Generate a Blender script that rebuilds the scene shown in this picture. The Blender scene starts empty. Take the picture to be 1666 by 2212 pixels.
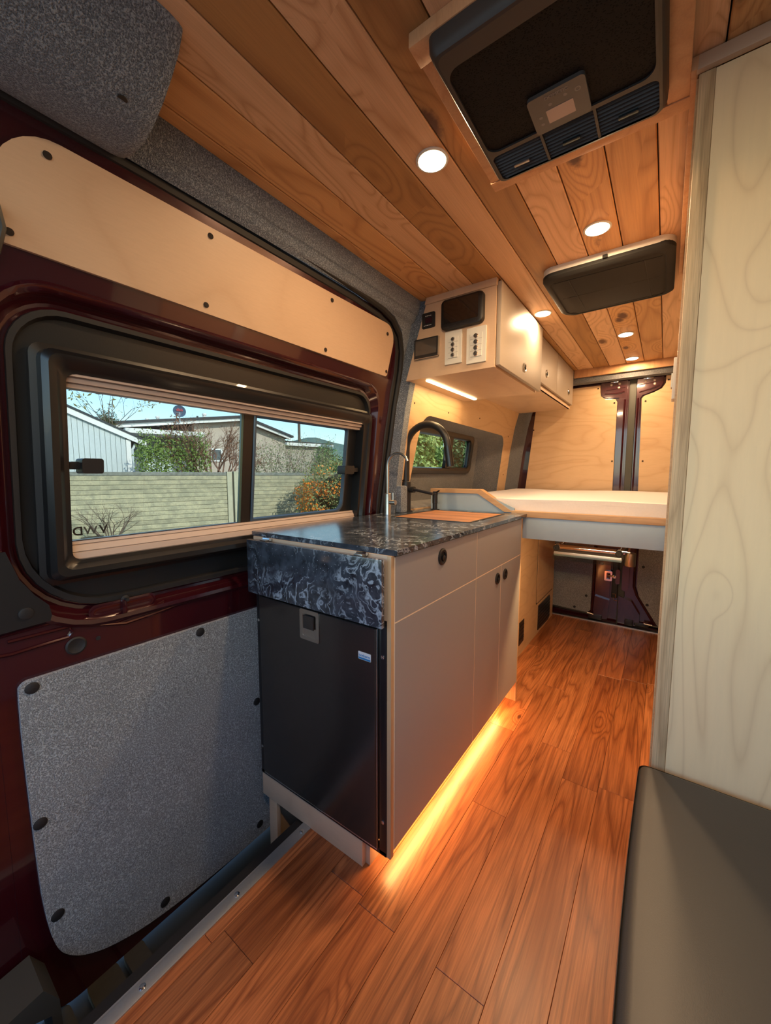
import bpy, bmesh, math, random
from mathutils import Vector, Matrix
from mathutils.geometry import tessellate_polygon
random.seed(7)
SC = bpy.context.scene
COL = SC.collection

# ------------------------------------------------------------------ camera
CAMZ = 1.12
YAW, PITCH, ROLL, FPX = 0.620518593, -0.0954392379, 0.00066, 843.79
cam = bpy.data.objects.new('camera', bpy.data.cameras.new('camera'))
COL.objects.link(cam)
fw = Vector((-math.sin(YAW) * math.cos(PITCH), math.cos(YAW) * math.cos(PITCH), math.sin(PITCH)))
r0 = Vector((math.cos(YAW), math.sin(YAW), 0)); u0 = r0.cross(fw)
rr_ = math.cos(ROLL) * r0 + math.sin(ROLL) * u0; up_ = rr_.cross(fw)
cam.matrix_world = Matrix(((rr_.x, up_.x, -fw.x, 0), (rr_.y, up_.y, -fw.y, 0), (rr_.z, up_.z, -fw.z, CAMZ), (0, 0, 0, 1)))
cam.data.sensor_fit = 'HORIZONTAL'; cam.data.sensor_width = 36; cam.data.lens = FPX / 1666 * 36
cam.data.clip_start = 0.02; cam.data.clip_end = 2000
SC.camera = cam

# ------------------------------------------------------------------ world, sun, exposure
w = bpy.data.worlds.new('sky'); SC.world = w; w.use_nodes = True
nt = w.node_tree; sky = nt.nodes.new('ShaderNodeTexSky'); sky.sky_type = 'NISHITA'
sky.sun_disc = False; sky.sun_elevation = math.radians(34); sky.sun_rotation = math.radians(75)
sky.air_density = 1.1; sky.dust_density = 0.3; sky.ozone_density = 2.0
bgn = nt.nodes['Background']; bgn.inputs[1].default_value = 0.55
skm = nt.nodes.new('ShaderNodeMix'); skm.data_type = 'RGBA'; skm.blend_type = 'MULTIPLY'; skm.inputs[0].default_value = 1.0; skm.inputs[7].default_value = (.90, 1.0, 1.04, 1)
nt.links.new(sky.outputs[0], skm.inputs[6]); nt.links.new(skm.outputs[2], bgn.inputs[0])
sun = bpy.data.objects.new('sun', bpy.data.lights.new('sun', 'SUN')); COL.objects.link(sun)
sun.data.energy = 7.5; sun.data.angle = 0.01; sun.data.color = (1, .94, .84)
sun.rotation_euler = Vector((0.86, -0.12, 0.50)).to_track_quat('Z', 'Y').to_euler()
SC.view_settings.view_transform = 'Standard'; SC.view_settings.look = 'None'
SC.view_settings.gamma = 1; SC.view_settings.use_curve_mapping = False
SC.view_settings.exposure = 0.22
SC.cycles.max_bounces = 10; SC.cycles.diffuse_bounces = 5; SC.cycles.transparent_max_bounces = 16
SC.cycles.sample_clamp_indirect = 4.0

# ------------------------------------------------------------------ helpers: objects
WO = {}
def tag(o, label=None, cat=None, group=None, kind=None):
    if label: o['label'] = label
    if cat: o['category'] = cat
    if group: o['group'] = group
    if kind: o['kind'] = kind
    return o
def empty(name, loc, label=None, cat=None, group=None, kind=None, parent=None):
    o = bpy.data.objects.new(name, None); COL.objects.link(o); o.empty_display_size = .05
    WO[o.name] = Vector(loc)
    if parent: o.parent = parent; o.location = Vector(loc) - WO[parent.name]
    else: o.location = loc
    return tag(o, label, cat, group, kind)
def add(name, g, mat, parent=None, label=None, cat=None, group=None, kind=None, smooth=35, top=False):
    if isinstance(g, tuple):
        me = bpy.data.meshes.new(name); me.from_pydata(g[0], [], g[1])
    else:
        me = bpy.data.meshes.new(name); bmesh.ops.recalc_face_normals(g, faces=g.faces); g.to_mesh(me); g.free()
    vs = me.vertices
    xs = [v.co.x for v in vs]; ys = [v.co.y for v in vs]; zs = [v.co.z for v in vs]
    c = Vector(((min(xs) + max(xs)) / 2, (min(ys) + max(ys)) / 2, (min(zs) + max(zs)) / 2 if parent else min(zs)))
    me.transform(Matrix.Translation(-c))
    if smooth:
        me.shade_smooth() if hasattr(me, 'shade_smooth') else None
        try: me.set_sharp_from_angle(angle=math.radians(smooth))
        except Exception: pass
    if isinstance(mat, list):
        for m in mat: me.materials.append(m)
    elif mat: me.materials.append(mat)
    o = bpy.data.objects.new(name, me); COL.objects.link(o); WO[o.name] = c
    if parent: o.parent = parent; o.location = c - WO[parent.name]
    else: o.location = c
    return tag(o, label, cat, group, kind)
def clone(o, pos, parent=None, rot=None):
    c = o.copy(); COL.objects.link(c); WO[c.name] = Vector(pos)
    if parent: c.parent = parent; c.location = Vector(pos) - WO[parent.name]
    else: c.location = pos
    if rot: c.rotation_euler = rot
    return c

# ------------------------------------------------------------------ helpers: geometry
def merge(*bms):
    out = bmesh.new()
    for b in bms:
        me = bpy.data.meshes.new('t'); b.to_mesh(me); b.free(); out.from_mesh(me); bpy.data.meshes.remove(me)
    return out
def box(x0, x1, y0, y1, z0, z1, b=0, seg=2):
    bm = bmesh.new(); bmesh.ops.create_cube(bm, size=1)
    for v in bm.verts:
        v.co = Vector(((x0 + x1) / 2 + v.co.x * (x1 - x0), (y0 + y1) / 2 + v.co.y * (y1 - y0), (z0 + z1) / 2 + v.co.z * (z1 - z0)))
    if b: bmesh.ops.bevel(bm, geom=bm.edges[:], offset=b, segments=seg, affect='EDGES', profile=.6, clamp_overlap=True)
    return bm
def rrc(x0, y0, x1, y1, r, n=6):
    if not isinstance(r, (list, tuple)): r = [r] * 4
    cs = [(x0 + r[0], y0 + r[0], r[0], 180), (x1 - r[1], y0 + r[1], r[1], 270), (x1 - r[2], y1 - r[2], r[2], 0), (x0 + r[3], y1 - r[3], r[3], 90)]
    out = []
    for cx, cy, q, a in cs:
        for i in range(n + 1):
            t = math.radians(a + 90 * i / n); out.append((cx + q * math.cos(t), cy + q * math.sin(t)))
    return out
def slab(outer, holes, fn, w0, w1, cuts=()):
    """2-D outline with holes -> solid between w0 and w1; fn maps (u,v,w) to world"""
    polys = [[Vector((p[0], p[1], 0)) for p in outer]] + [[Vector((p[0], p[1], 0)) for p in h] for h in holes]
    flat = [p for q in polys for p in q]
    tris = tessellate_polygon(polys)
    bm = bmesh.new(); vs = [bm.verts.new(p) for p in flat]
    for t in tris:
        try: bm.faces.new([vs[i] for i in t])
        except Exception: pass
    bmesh.ops.remove_doubles(bm, verts=bm.verts[:], dist=1e-6)
    for ax, vals in cuts:
        for val in vals:
            co = Vector((val, 0, 0)) if ax == 0 else Vector((0, val, 0)); no = Vector((1, 0, 0)) if ax == 0 else Vector((0, 1, 0))
            bmesh.ops.bisect_plane(bm, geom=bm.verts[:] + bm.edges[:] + bm.faces[:], plane_co=co, plane_no=no, dist=1e-6)
    r = bmesh.ops.extrude_face_region(bm, geom=bm.faces[:])
    new = {g for g in r['geom'] if isinstance(g, bmesh.types.BMVert)}
    for v in bm.verts: v.co = Vector(fn(v.co.x, v.co.y, w1 if v in new else w0))
    return bm
ZX = lambda x, y, w: (x, y, w)          # plan outline, w = height
YX = lambda x, z, w: (x, w, z)          # outline in x,z ; w = y
XX = lambda y, z, w: (w, y, z)          # outline in y,z ; w = x
def loft(loops, fn=None, cap0=False, cap1=False, wrap=False):
    bm = bmesh.new(); R = []
    for L in loops: R.append([bm.verts.new(Vector(fn(*p)) if fn else Vector(p)) for p in L])
    m = len(R)
    for i in range(m if wrap else m - 1):
        A, B = R[i], R[(i + 1) % m]; n = len(A)
        for j in range(n):
            bm.faces.new((A[j], A[(j + 1) % n], B[(j + 1) % n], B[j]))
    if cap0: bm.faces.new(R[0])
    if cap1: bm.faces.new(R[-1])
    return bm
def tube(pts, r, n=10, closed=False, caps=True, r1=None):
    pts = [Vector(p) for p in pts]; N = len(pts); loops = []; prev = None
    for i, p in enumerate(pts):
        a = pts[i - 1] if (i > 0 or closed) else p; b = pts[(i + 1) % N] if (i < N - 1 or closed) else p
        t = (b - a).normalized()
        if prev is None:
            s = Vector((0, 0, 1)) if abs(t.z) < .9 else Vector((1, 0, 0)); u = t.cross(s).normalized()
        else: u = (prev - t * prev.dot(t)).normalized()
        prev = u; v = t.cross(u); rad = r if r1 is None else r + (r1 - r) * i / (N - 1)
        loops.append([p + rad * (math.cos(2 * math.pi * k / n) * u + math.sin(2 * math.pi * k / n) * v) for k in range(n)])
    return loft(loops, wrap=closed, cap0=caps and not closed, cap1=caps and not closed)
def lathe(prof, c, axis='z', n=24):
    c = Vector(c); loops = []
    for r, h in prof:
        L = []
        for k in range(n):
            a = 2 * math.pi * k / n; x, y = max(r, 1e-5) * math.cos(a), max(r, 1e-5) * math.sin(a)
            L.append(c + (Vector((x, y, h)) if axis == 'z' else Vector((h, x, y)) if axis == 'x' else Vector((x, h, y))))
        loops.append(L)
    return loft(loops, cap0=True, cap1=True)
def arc(c, r, a0, a1, n, u, v):
    c, u, v = Vector(c), Vector(u), Vector(v)
    return [c + r * (math.cos(math.radians(a0 + (a1 - a0) * i / n)) * u + math.sin(math.radians(a0 + (a1 - a0) * i / n)) * v) for i in range(n + 1)]
def text_bm(s, size, M, depth=.0004, bold=False, mirror=False):
    cu = bpy.data.curves.new('t', 'FONT'); cu.body = s; cu.size = size; cu.extrude = depth; cu.align_x = 'CENTER'; cu.align_y = 'CENTER'
    if bold: cu.offset = size * .02
    o = bpy.data.objects.new('t', cu); COL.objects.link(o)
    me = o.to_mesh(); bm = bmesh.new(); bm.from_mesh(me); o.to_mesh_clear(); bpy.data.objects.remove(o)
    if mirror: bm.transform(Matrix.Diagonal((-1, 1, 1, 1)))
    bm.transform(M); return bm
def frame(o, u, v):
    u = Vector(u).normalized(); v = Vector(v).normalized(); n = u.cross(v)
    return Matrix(((u.x, v.x, n.x, o[0]), (u.y, v.y, n.y, o[1]), (u.z, v.z, n.z, o[2]), (0, 0, 0, 1)))

# ------------------------------------------------------------------ helpers: materials
class NT:
    def __init__(s, name):
        s.m = bpy.data.materials.new(name); s.m.use_nodes = True; s.t = s.m.node_tree; s.b = s.t.nodes['Principled BSDF']
    def n(s, typ, **kw):
        nd = s.t.nodes.new('ShaderNode' + typ)
        for k, v in kw.items():
            if k.startswith('i_'):
                key = k[2:]; key = int(key) if key.isdigit() else key.replace('_', ' ')
                s.put(nd.inputs[key], v)
            else: setattr(nd, k, v)
        return nd
    def put(s, sock, v):
        if isinstance(v, bpy.types.NodeSocket): s.t.links.new(v, sock)
        else: sock.default_value = v
    def math(s, op, a, b=0.0, c=None):
        nd = s.t.nodes.new('ShaderNodeMath'); nd.operation = op; s.put(nd.inputs[0], a); s.put(nd.inputs[1], b)
        if c is not None: s.put(nd.inputs[2], c)
        return nd.outputs[0]
    def mr(s, v, a, b, c=0.0, d=1.0, smooth=False):
        nd = s.t.nodes.new('ShaderNodeMapRange')
        if smooth: nd.interpolation_type = 'SMOOTHSTEP'
        for i, q in enumerate((v, a, b, c, d)): s.put(nd.inputs[i], q)
        return nd.outputs[0]
    def mix(s, f, a, b, mode='MIX'):
        nd = s.t.nodes.new('ShaderNodeMix'); nd.data_type = 'RGBA'; nd.blend_type = mode
        s.put(nd.inputs[0], f); s.put(nd.inputs[6], a if isinstance(a, bpy.types.NodeSocket) else (*a, 1)); s.put(nd.inputs[7], b if isinstance(b, bpy.types.NodeSocket) else (*b, 1))
        return nd.outputs[2]
    def noise(s, vec, scale, detail=3, rough=.5, dist=0.0):
        nd = s.n('TexNoise'); s.put(nd.inputs['Vector'], vec); nd.inputs['Scale'].default_value = scale
        nd.inputs['Detail'].default_value = detail; nd.inputs['Roughness'].default_value = rough; nd.inputs['Distortion'].default_value = dist
        return nd.outputs['Fac']
    def bump(s, h, strength=.3, dist=.002):
        nd = s.n('Bump'); nd.inputs['Strength'].default_value = strength; nd.inputs['Distance'].default_value = dist
        s.put(nd.inputs['Height'], h); s.t.links.new(nd.outputs[0], s.b.inputs['Normal'])
    def set(s, **kw):
        for k, v in kw.items():
            k = k.replace('_', ' '); s.put(s.b.inputs[k], (*v, 1) if isinstance(v, tuple) and len(v) == 3 else v)
        return s.m
def plain(name, col, rough=.5, metal=0.0, coat=0.0, noise=0.0, nscale=60, **kw):
    t = NT(name)
    if noise:
        co = t.n('TexCoord').outputs['Object']; f = t.noise(co, nscale, 3)
        t.set(Base_Color=t.mix(f, tuple(c * (1 - noise) for c in col), tuple(min(1, c * (1 + noise)) for c in col)))
        t.bump(f, .15, .001)
    else: t.set(Base_Color=col)
    t.set(Roughness=rough, Metallic=metal, Coat_Weight=coat, **kw)
    return t.m
def emit(name, col, st):
    t = NT(name); t.set(Base_Color=(.8, .8, .8), Emission_Color=col, Emission_Strength=st); return t.m
def wood(name, a, b, knot=None, freq=(6, 1, 6), rings=9, ramt=.6, fine=(260, 6, 260), famt=.2, kfreq=(9, 2.6, .01), kthr=.16, vary=.25, rough=.45, coat=0.0, bump=.12, hue=None, streak=None, sharp=2.5):
    t = NT(name); tc = t.n('TexCoord').outputs['Object']; rnd = t.n('ObjectInfo').outputs['Random']
    off = t.n('CombineXYZ', i_0=t.math('MULTIPLY', rnd, 37.0), i_1=t.math('MULTIPLY', rnd, 91.0), i_2=t.math('MULTIPLY', rnd, 53.0)).outputs[0]
    p = t.n('VectorMath', operation='ADD', i_0=tc, i_1=off).outputs[0]
    def sc(v, f): return t.n('VectorMath', operation='MULTIPLY', i_0=v, i_1=f).outputs[0]
    low = t.noise(sc(p, freq), 1.0, 2, .45, .3)
    if knot:
        vo = t.n('TexVoronoi', feature='F1', voronoi_dimensions='3D'); t.put(vo.inputs['Vector'], sc(p, kfreq)); vo.inputs['Scale'].default_value = 1; vo.inputs['Randomness'].default_value = 1
        d = vo.outputs['Distance']; sel = t.n('SeparateColor', i_0=vo.outputs['Color']).outputs[0]
        on = t.math('GREATER_THAN', sel, .45)
        size = t.mr(sel, .45, 1, .3, 1.45)
        dd = t.math('DIVIDE', d, size)
        infl = t.math('MULTIPLY', t.mr(dd, 0, kthr * 4, 1, 0, True), on)
        low = t.math('ADD', low, t.math('MULTIPLY', infl, .35))
        wob = t.math('MULTIPLY', t.noise(p, 90, 2), kthr * .5)
        km = t.math('MULTIPLY', t.mr(t.math('ADD', dd, wob), kthr * .75, kthr * 1.35, 1, 0, True), on)
    ring = t.math('FRACT', t.math('MULTIPLY', low, rings))
    ringv = t.mr(t.math('ABSOLUTE', t.math('SUBTRACT', ring, .62)), 0, .5, 1, 0)
    ringv = t.math('POWER', ringv, sharp)
    fn = t.noise(sc(p, fine), 1.0, 3, .6)
    col = t.mix(t.math('MULTIPLY', ringv, ramt), a, b)
    col = t.mix(t.math('MULTIPLY', t.mr(fn, .35, .7), famt), col, tuple(c * .45 for c in b))
    if streak:
        sf = t.noise(sc(p, (freq[0] * .7, freq[1] * .7, freq[2] * .7)), 1.0, 3, .5)
        col = t.mix(t.mr(sf, .55, .75, 0, .75, True), col, streak)
    if hue:
        col = t.mix(t.math('FRACT', t.math('MULTIPLY', rnd, 7.31)), col, t.mix(1.0, col, hue, 'MULTIPLY'))
    if knot: col = t.mix(km, col, knot)
    v = t.mr(t.math('FRACT', t.math('MULTIPLY', rnd, 13.7)), 0, 1, 1 - vary, 1 + vary * .5)
    hs = t.n('HueSaturation'); t.put(hs.inputs['Color'], col); t.put(hs.inputs['Value'], v)
    t.set(Base_Color=hs.outputs[0], Roughness=rough, Coat_Weight=coat, Coat_Roughness=.25)
    t.bump(t.math('ADD', fn, t.math('MULTIPLY', ringv, .4)), bump, .001)
    return t.m
def carpet(name, dark, light, flecks, scale=420):
    t = NT(name); co = t.n('TexCoord').outputs['Object']
    f = t.noise(co, scale, 2, .7); g = t.noise(co, scale * .5, 2, .6); h = t.noise(co, 7, 2)
    c = t.mix(t.mr(f, .38, .62), dark, light); c = t.mix(t.mr(g, .52, .62, 0, .7), c, flecks)
    c = t.mix(t.mr(h, .3, .7, 0, .25), c, dark)
    t.set(Base_Color=c, Roughness=.95, Sheen_Weight=.35, Sheen_Roughness=.5); t.bump(t.math('ADD', f, g), .9, .003); return t.m

LINSRGB = lambda r, g, b: tuple(((c / 255) / 12.92 if c / 255 <= .04045 else ((c / 255 + .055) / 1.055) ** 2.4) for c in (r, g, b))
M = {}
CED = dict(knot=(.10, .034, .015), freq=(7, .55, 3), rings=11, ramt=.75, fine=(420, 7, 60), famt=.2, kfreq=(8.0, 3.6, .01), kthr=.17, rough=.5, bump=.2, vary=.12)
M['cedar_light'] = wood('cedar_light', (.74, .455, .255), (.50, .27, .125), **CED)
M['cedar_mid'] = wood('cedar_mid', (.68, .37, .15), (.43, .195, .06), streak=(.34, .16, .06), **CED)
M['cedar_dark'] = wood('cedar_dark', (.44, .225, .078), (.29, .13, .04), **CED)
M['cedar_trim'] = wood('cedar_trim', (.64, .35, .17), (.45, .2, .08), freq=(9, 9, 3), rings=6, ramt=.4, fine=(300, 300, 60), famt=.15, vary=.1, rough=.5)
M['maple'] = wood('maple', (.60, .425, .285), (.46, .295, .18), freq=(2.2, 1.0, 1.0), rings=7, ramt=.32, fine=(30, 30, 220), famt=.07, vary=.05, rough=.42, bump=.04)
M['maple_h'] = wood('maple_h', (.64, .43, .24), (.48, .275, .13), freq=(1.1, 1.1, 4.6), rings=10, sharp=3.5, ramt=.42, fine=(18, 18, 240), famt=.10, vary=.04, rough=.5, bump=.04)
M['maple_panel'] = wood('maple_panel', (.95, .71, .41), (.62, .40, .20), knot=(.24, .10, .045), freq=(4.2, .3, .95), rings=22, sharp=6.0, ramt=.36, fine=(90, 90, 9), famt=.05, kfreq=(3.9, .01, 2.4), kthr=.055, vary=.02, rough=.5, bump=.05, streak=(.56, .42, .27))
M['ash_trim'] = wood('ash_trim', (.74, .52, .29), (.40, .25, .12), freq=(16, 16, .8), rings=9, ramt=.65, fine=(500, 500, 12), famt=.4, vary=.05, rough=.55, bump=.3)
M['oak_edge'] = wood('oak_edge', (.58, .36, .18), (.42, .23, .10), freq=(3, 12, 20), rings=5, ramt=.4, fine=(12, 400, 400), famt=.25, vary=.08, rough=.5)
M['ply_edge'] = wood('ply_edge', (.62, .40, .22), (.42, .24, .11), freq=(60, 60, 1), rings=4, ramt=.5, fine=(500, 500, 10), famt=.2, vary=.05)
M['laminate'] = wood('laminate', (.54, .20, .072), (.23, .065, .020), knot=(.10, .032, .013), freq=(12, 1.0, 3), rings=9, ramt=.85, fine=(240, 6, 50), famt=.6, kfreq=(5.5, 2.2, .01), kthr=.10, vary=.24, rough=.34, coat=.15, hue=(.86, .74, .62), bump=.06, streak=(.25, .075, .025))
M['board'] = wood('board', (.48, .22, .09), (.30, .11, .04), freq=(2, 30, 3), rings=4, ramt=.4, fine=(10, 400, 60), famt=.25, vary=.35, rough=.45)
M['carpet_blue'] = carpet('carpet_blue', (.050, .064, .088), (.20, .245, .31), (.34, .40, .47), 430)
M['carpet_grey'] = carpet('carpet_grey', (.055, .058, .065), (.17, .175, .185), (.30, .29, .28), 520)
M['carpet_rear'] = carpet('carpet_rear', (.12, .12, .12), (.34, .34, .335), (.48, .47, .45), 480)
M['carpet_door'] = carpet('carpet_door', (.095, .11, .12), (.32, .36, .385), (.50, .56, .60), 430)
M['paint'] = plain('burgundy_paint', (.040, .0035, .0075), .22, .25, 1.0, Coat_Roughness=.06)
M['black_abs'] = plain('black_panel', (.012, .0125, .013), .38, 0, .1, noise=.15, nscale=300)
M['black_gloss'] = plain('black_gloss', (.007, .007, .008), .34, 0, .12)
M['rubber'] = plain('rubber', (.010, .010, .011), .6)
M['black_matte'] = plain('black_matte', (.012, .012, .013), .45)
M['grey_lam'] = plain('grey_laminate', (.35, .335, .325), .42, noise=.03, nscale=900)
M['rail_lam'] = plain('rail_laminate', (.33, .42, .48), .45, noise=.04, nscale=40)
M['steel'] = plain('brushed_steel', (.52, .50, .46), .28, 1.0)
M['chrome'] = plain('chrome', (.75, .76, .78), .08, 1.0)
M['alu'] = plain('aluminium', (.50, .53, .55), .42, .85, noise=.06, nscale=200)
M['white_pl'] = plain('white_plastic', (.66, .66, .61), .4)
M['cassette'] = plain('blind_plastic', (.50, .40, .34), .45)
M['leather'] = plain('grey_leather', (.042, .040, .038), .42, noise=.12, nscale=700)
M['mattress'] = plain('mattress_cloth', (.74, .70, .66), .9, noise=.05, nscale=120, Sheen_Weight=.3)
M['fabric_dark'] = plain('dark_fabric', (.011, .0115, .011), .85, noise=.4, nscale=500)
M['dark_gap'] = plain('dark_backing', (.02, .012, .008), .9)
M['lens'] = emit('lamp_lens', (1, .78, .50), 22)
M['led'] = emit('led_bar', (1, .76, .42), 16)
M['led_orange'] = emit('led_orange', (1, .38, .08), 6)
M['screen'] = plain('screen', (.006, .006, .007), .1, 0, 1.0)
M['screen_lit'] = plain('screen_grey', (.06, .052, .045), .15, 0, .6)
M['blue_badge'] = plain('badge_blue', (.02, .17, .40), .35)
M['text_white'] = plain('print_white', (.7, .7, .7), .5)
M['text_red'] = plain('print_red', (.5, .02, .02), .5)
M['text_black'] = plain('print_black', (.01, .01, .01), .5)
M['fridge'] = plain('fridge_steel', (.10, .09, .083), .22, .8, noise=.10, nscale=35)
M['vent_slat'] = plain('vent_slat', (.07, .085, .095), .3)
M['ac_trim'] = plain('ac_plastic', (.038, .034, .031), .45)
M['ac_screen'] = plain('ac_display', (.46, .34, .28), .3)

t = NT('marble'); co = t.n('TexCoord').outputs['Object']
wv = t.n('TexNoise', i_Vector=co, i_Scale=7.0, i_Detail=3.0).outputs['Color']
wp = t.n('VectorMath', operation='MULTIPLY_ADD', i_0=wv, i_1=(.34, .34, .34), i_2=co).outputs[0]
nv = t.noise(t.n('VectorMath', operation='MULTIPLY', i_0=wp, i_1=(1.6, 1.6, .8)).outputs[0], 7.0, 4, .55)
vein = t.math('POWER', t.mr(t.math('ABSOLUTE', t.math('SUBTRACT', t.math('FRACT', t.math('MULTIPLY', nv, 7.0)), .5)), 0, .22, 1, 0), 1.4)
msk = t.mr(t.noise(co, 5.5, 2), .42, .60, 0, 1, True)
vo = t.n('TexVoronoi', i_Vector=co, i_Scale=190.0); sp = t.mr(vo.outputs['Distance'], .10, .20, 1, 0)
sel = t.math('GREATER_THAN', t.n('SeparateColor', i_0=vo.outputs['Color']).outputs[0], .80)
c = t.mix(t.mr(t.noise(co, 30, 3), .3, .7), (.014, .018, .025), (.055, .068, .088))
c = t.mix(t.math('MULTIPLY', t.math('MULTIPLY', vein, msk), .75), c, (.48, .56, .64))
c = t.mix(t.math('MULTIPLY', t.math('MULTIPLY', sp, sel), .8), c, (.70, .76, .82))
t.set(Base_Color=c, Roughness=.17, IOR=1.7); M['marble'] = t.m

t = NT('ac_mesh'); co = t.n('TexCoord').outputs['Object']
vo = t.n('TexVoronoi', i_Vector=t.n('VectorMath', operation='MULTIPLY', i_0=co, i_1=(1, 1, .01)).outputs[0], i_Scale=260.0)
hm = t.mr(vo.outputs['Distance'], .30, .42)
t.set(Base_Color=t.mix(hm, (.002, .002, .002), (.014, .013, .012)), Roughness=.7, Specular_IOR_Level=.15); t.bump(hm, .5, .001); M['ac_mesh'] = t.m

def glass(name, tint, rough=0.0, spec=.9):
    m = bpy.data.materials.new(name); m.use_nodes = True; n = m.node_tree; n.nodes.clear()
    o = n.nodes.new('ShaderNodeOutputMaterial'); tr = n.nodes.new('ShaderNodeBsdfTransparent'); gl = n.nodes.new('ShaderNodeBsdfGlossy')
    lw = n.nodes.new('ShaderNodeLayerWeight'); lw.inputs[0].default_value = .5; pw_ = n.nodes.new('ShaderNodeMath'); pw_.operation = 'POWER'; pw_.inputs[1].default_value = 4.0
    n.links.new(lw.outputs['Facing'], pw_.inputs[0]); fr = n.nodes.new('ShaderNodeMath'); fr.operation = 'MULTIPLY_ADD'; fr.inputs[1].default_value = .5; fr.inputs[2].default_value = .02
    n.links.new(pw_.outputs[0], fr.inputs[0]); mx = n.nodes.new('ShaderNodeMixShader')
    tr.inputs[0].default_value = (*tint, 1); gl.inputs['Roughness'].default_value = rough; gl.inputs['Color'].default_value = (spec, spec, spec, 1)
    n.links.new(fr.outputs[0], mx.inputs[0]); n.links.new(tr.outputs[0], mx.inputs[1]); n.links.new(gl.outputs[0], mx.inputs[2]); n.links.new(mx.outputs[0], o.inputs[0])
    return m
M['glass'] = glass('tinted_glass', (.53, .555, .54))
M['clear'] = glass('clear_acrylic', (.75, .88, .92), .05)

# ------------------------------------------------------------------ the van's left side surface
ZT = [(-.3, -1.15), (0, -1.165), (.5, -1.17), (1.0, -1.15), (1.3, -1.115), (1.5, -1.08), (1.8, -1.0), (2.0, -.93)]
def SX(z):
    for (a, xa), (b, xb) in zip(ZT, ZT[1:]):
        if z <= b: return xa + (xb - xa) * (max(z, a) - a) / (b - a)
    return ZT[-1][1]
DS = lambda y, z, o: (SX(z) + o, y, z)
ZC = (1, [i * .1 for i in range(-2, 20)])
def on(y, z, o): return Vector(DS(y, z, o))
CEIL = 1.893

# ------------------------------------------------------------------ floor
flo = add('floor', box(-.885, .72, -1.0, 3.30, -.03, -.0035), M['dark_gap'], kind='structure', label='laminate floor of orange brown wood strips')
rng = random.Random(11)
pw = .1150; edges = [-.250 + pw * k for k in range(-5, 4)]
edges = [-.862] + [e for e in edges if e > -.84] + [.21, .325, .44, .555, .70]
joints = {}
for i in range(len(edges) - 1):
    e0, e1 = edges[i], edges[i + 1]
    start = {1: -.46, 2: -.20, 3: -.22, 4: .26, 5: -.22, 6: .55, 7: -.35}.get(i, rng.uniform(-.9, 0)) - .0
    js = []; y = start
    while y > -1.0: y -= .93
    y += .93
    while y < 3.28: js.append(y); y += .93
    ys = [-1.0] + [q for q in js if q > -.95 and q < 3.2] + [3.285]
    for a, b in zip(ys, ys[1:]):
        pl = add('plank', box(e0 + .0004, e1 - .0004, a + .0005, b - .0005, -.0035, 0, .0006, 1), M['laminate'], flo, smooth=0)

# edge trims of the floor
tr = empty('trim_1', (-.87, .8, 0), 'aluminium edge strip with screws beside the sliding door step', kind='structure')
add('edge_strip', merge(box(-.886, -.855, -1.0, 1.2, -.0030, .003, .0012), box(-.889, -.8845, -1.0, 1.2, -.04, .003)), M['alu'], tr)
s0 = None
for y in (.303, .536, .765, 1.0, .07):
    if s0 is None: s0 = add('screw', lathe([(.007, 0), (.007, .001), (.004, .0025), (.001, .0025)], (-.870, y, .003), n=12), M['chrome'], tr); sy = y
    else: clone(s0, WO[s0.name] + Vector((0, y - sy, 0)), tr)
add('trim_2', box(-.70, .72, 3.283, 3.30, -.004, .006, .001), M['alu'], kind='structure', label='thin metal threshold strip at the rear doors')

# step well beside the sliding door
st = empty('trim_3', (-1.0, .7, -.24), 'black step well below the sliding door', kind='structure')
add('well_floor', box(-1.30, -.886, -1.0, 1.62, -.27, -.235), M['black_matte'], st)
add('well_side', box(-.92, -.8895, -1.0, 1.62, -.235, -.004), M['black_matte'], st)
add('well_end', box(-1.3, -.8895, 1.60, 1.62, -.235, .0), M['black_matte'], st)
for k, (y0, y1, q) in enumerate([(.275, .345, 0), (.36, .41, 1), (.15, .24, 2)]):
    add('tread_pad', slab(rrc(-1.165, y0, -.99, y1, .02, 4), [], ZX, -.235, -.215), plain('tread_grey%d' % k, (.035, .033, .028), .8, noise=.2), st)
add('sill_cap', slab([(.10, -.01), (.175, .0), (.20, -.05), (.205, -.20), (.19, -.20), (.185, -.075), (.15, -.055), (.10, -.05)], [], XX, -1.15, -1.04), plain('sill_grey', (.045, .044, .036), .6), st)

# ------------------------------------------------------------------ ceiling
ce = add('ceiling', box(-.95, .62, -1.1, 3.30, CEIL + .012, CEIL + .02), M['dark_gap'], kind='structure', label='ceiling of knotty cedar tongue and groove boards')
seams = [-.940, -.902, -.792, -.685, -.574, -.471, -.371, -.268, -.163, -.059, .045, .149, .253, .357, .461, .60]
for a, b in zip(seams, seams[1:]):
    add('board', box(a + .0014, b - .0014, -1.1, 3.262, CEIL, CEIL + .012, .0022, 1), M[{3: 'cedar_dark', 2: 'cedar_light', 4: 'cedar_light', 5: 'cedar_dark', 6: 'cedar_light', 9: 'cedar_light', 11: 'cedar_dark'}.get(seams.index(a), 'cedar_mid')], ce, smooth=0)
add('trim_4', box(-.60, .60, 3.262, 3.282, 1.838, CEIL + .002, .002), M['cedar_trim'], kind='structure', label='cedar trim board closing the rear end of the ceiling')
add('trim_5', slab([(3.282, 1.80), (3.33, 1.795), (3.335, 1.95), (3.282, 1.95)], [], lambda y, z, x: (x, y, z), -1.0, .62), M['carpet_grey'], kind='structure', label='grey carpeted header above the rear doors')
add('roof', box(-1.28, 1.0, -1.1, 3.50, CEIL + .03, CEIL + .06), M['paint'], kind='structure', label='steel roof of the van above the ceiling boards')

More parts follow.
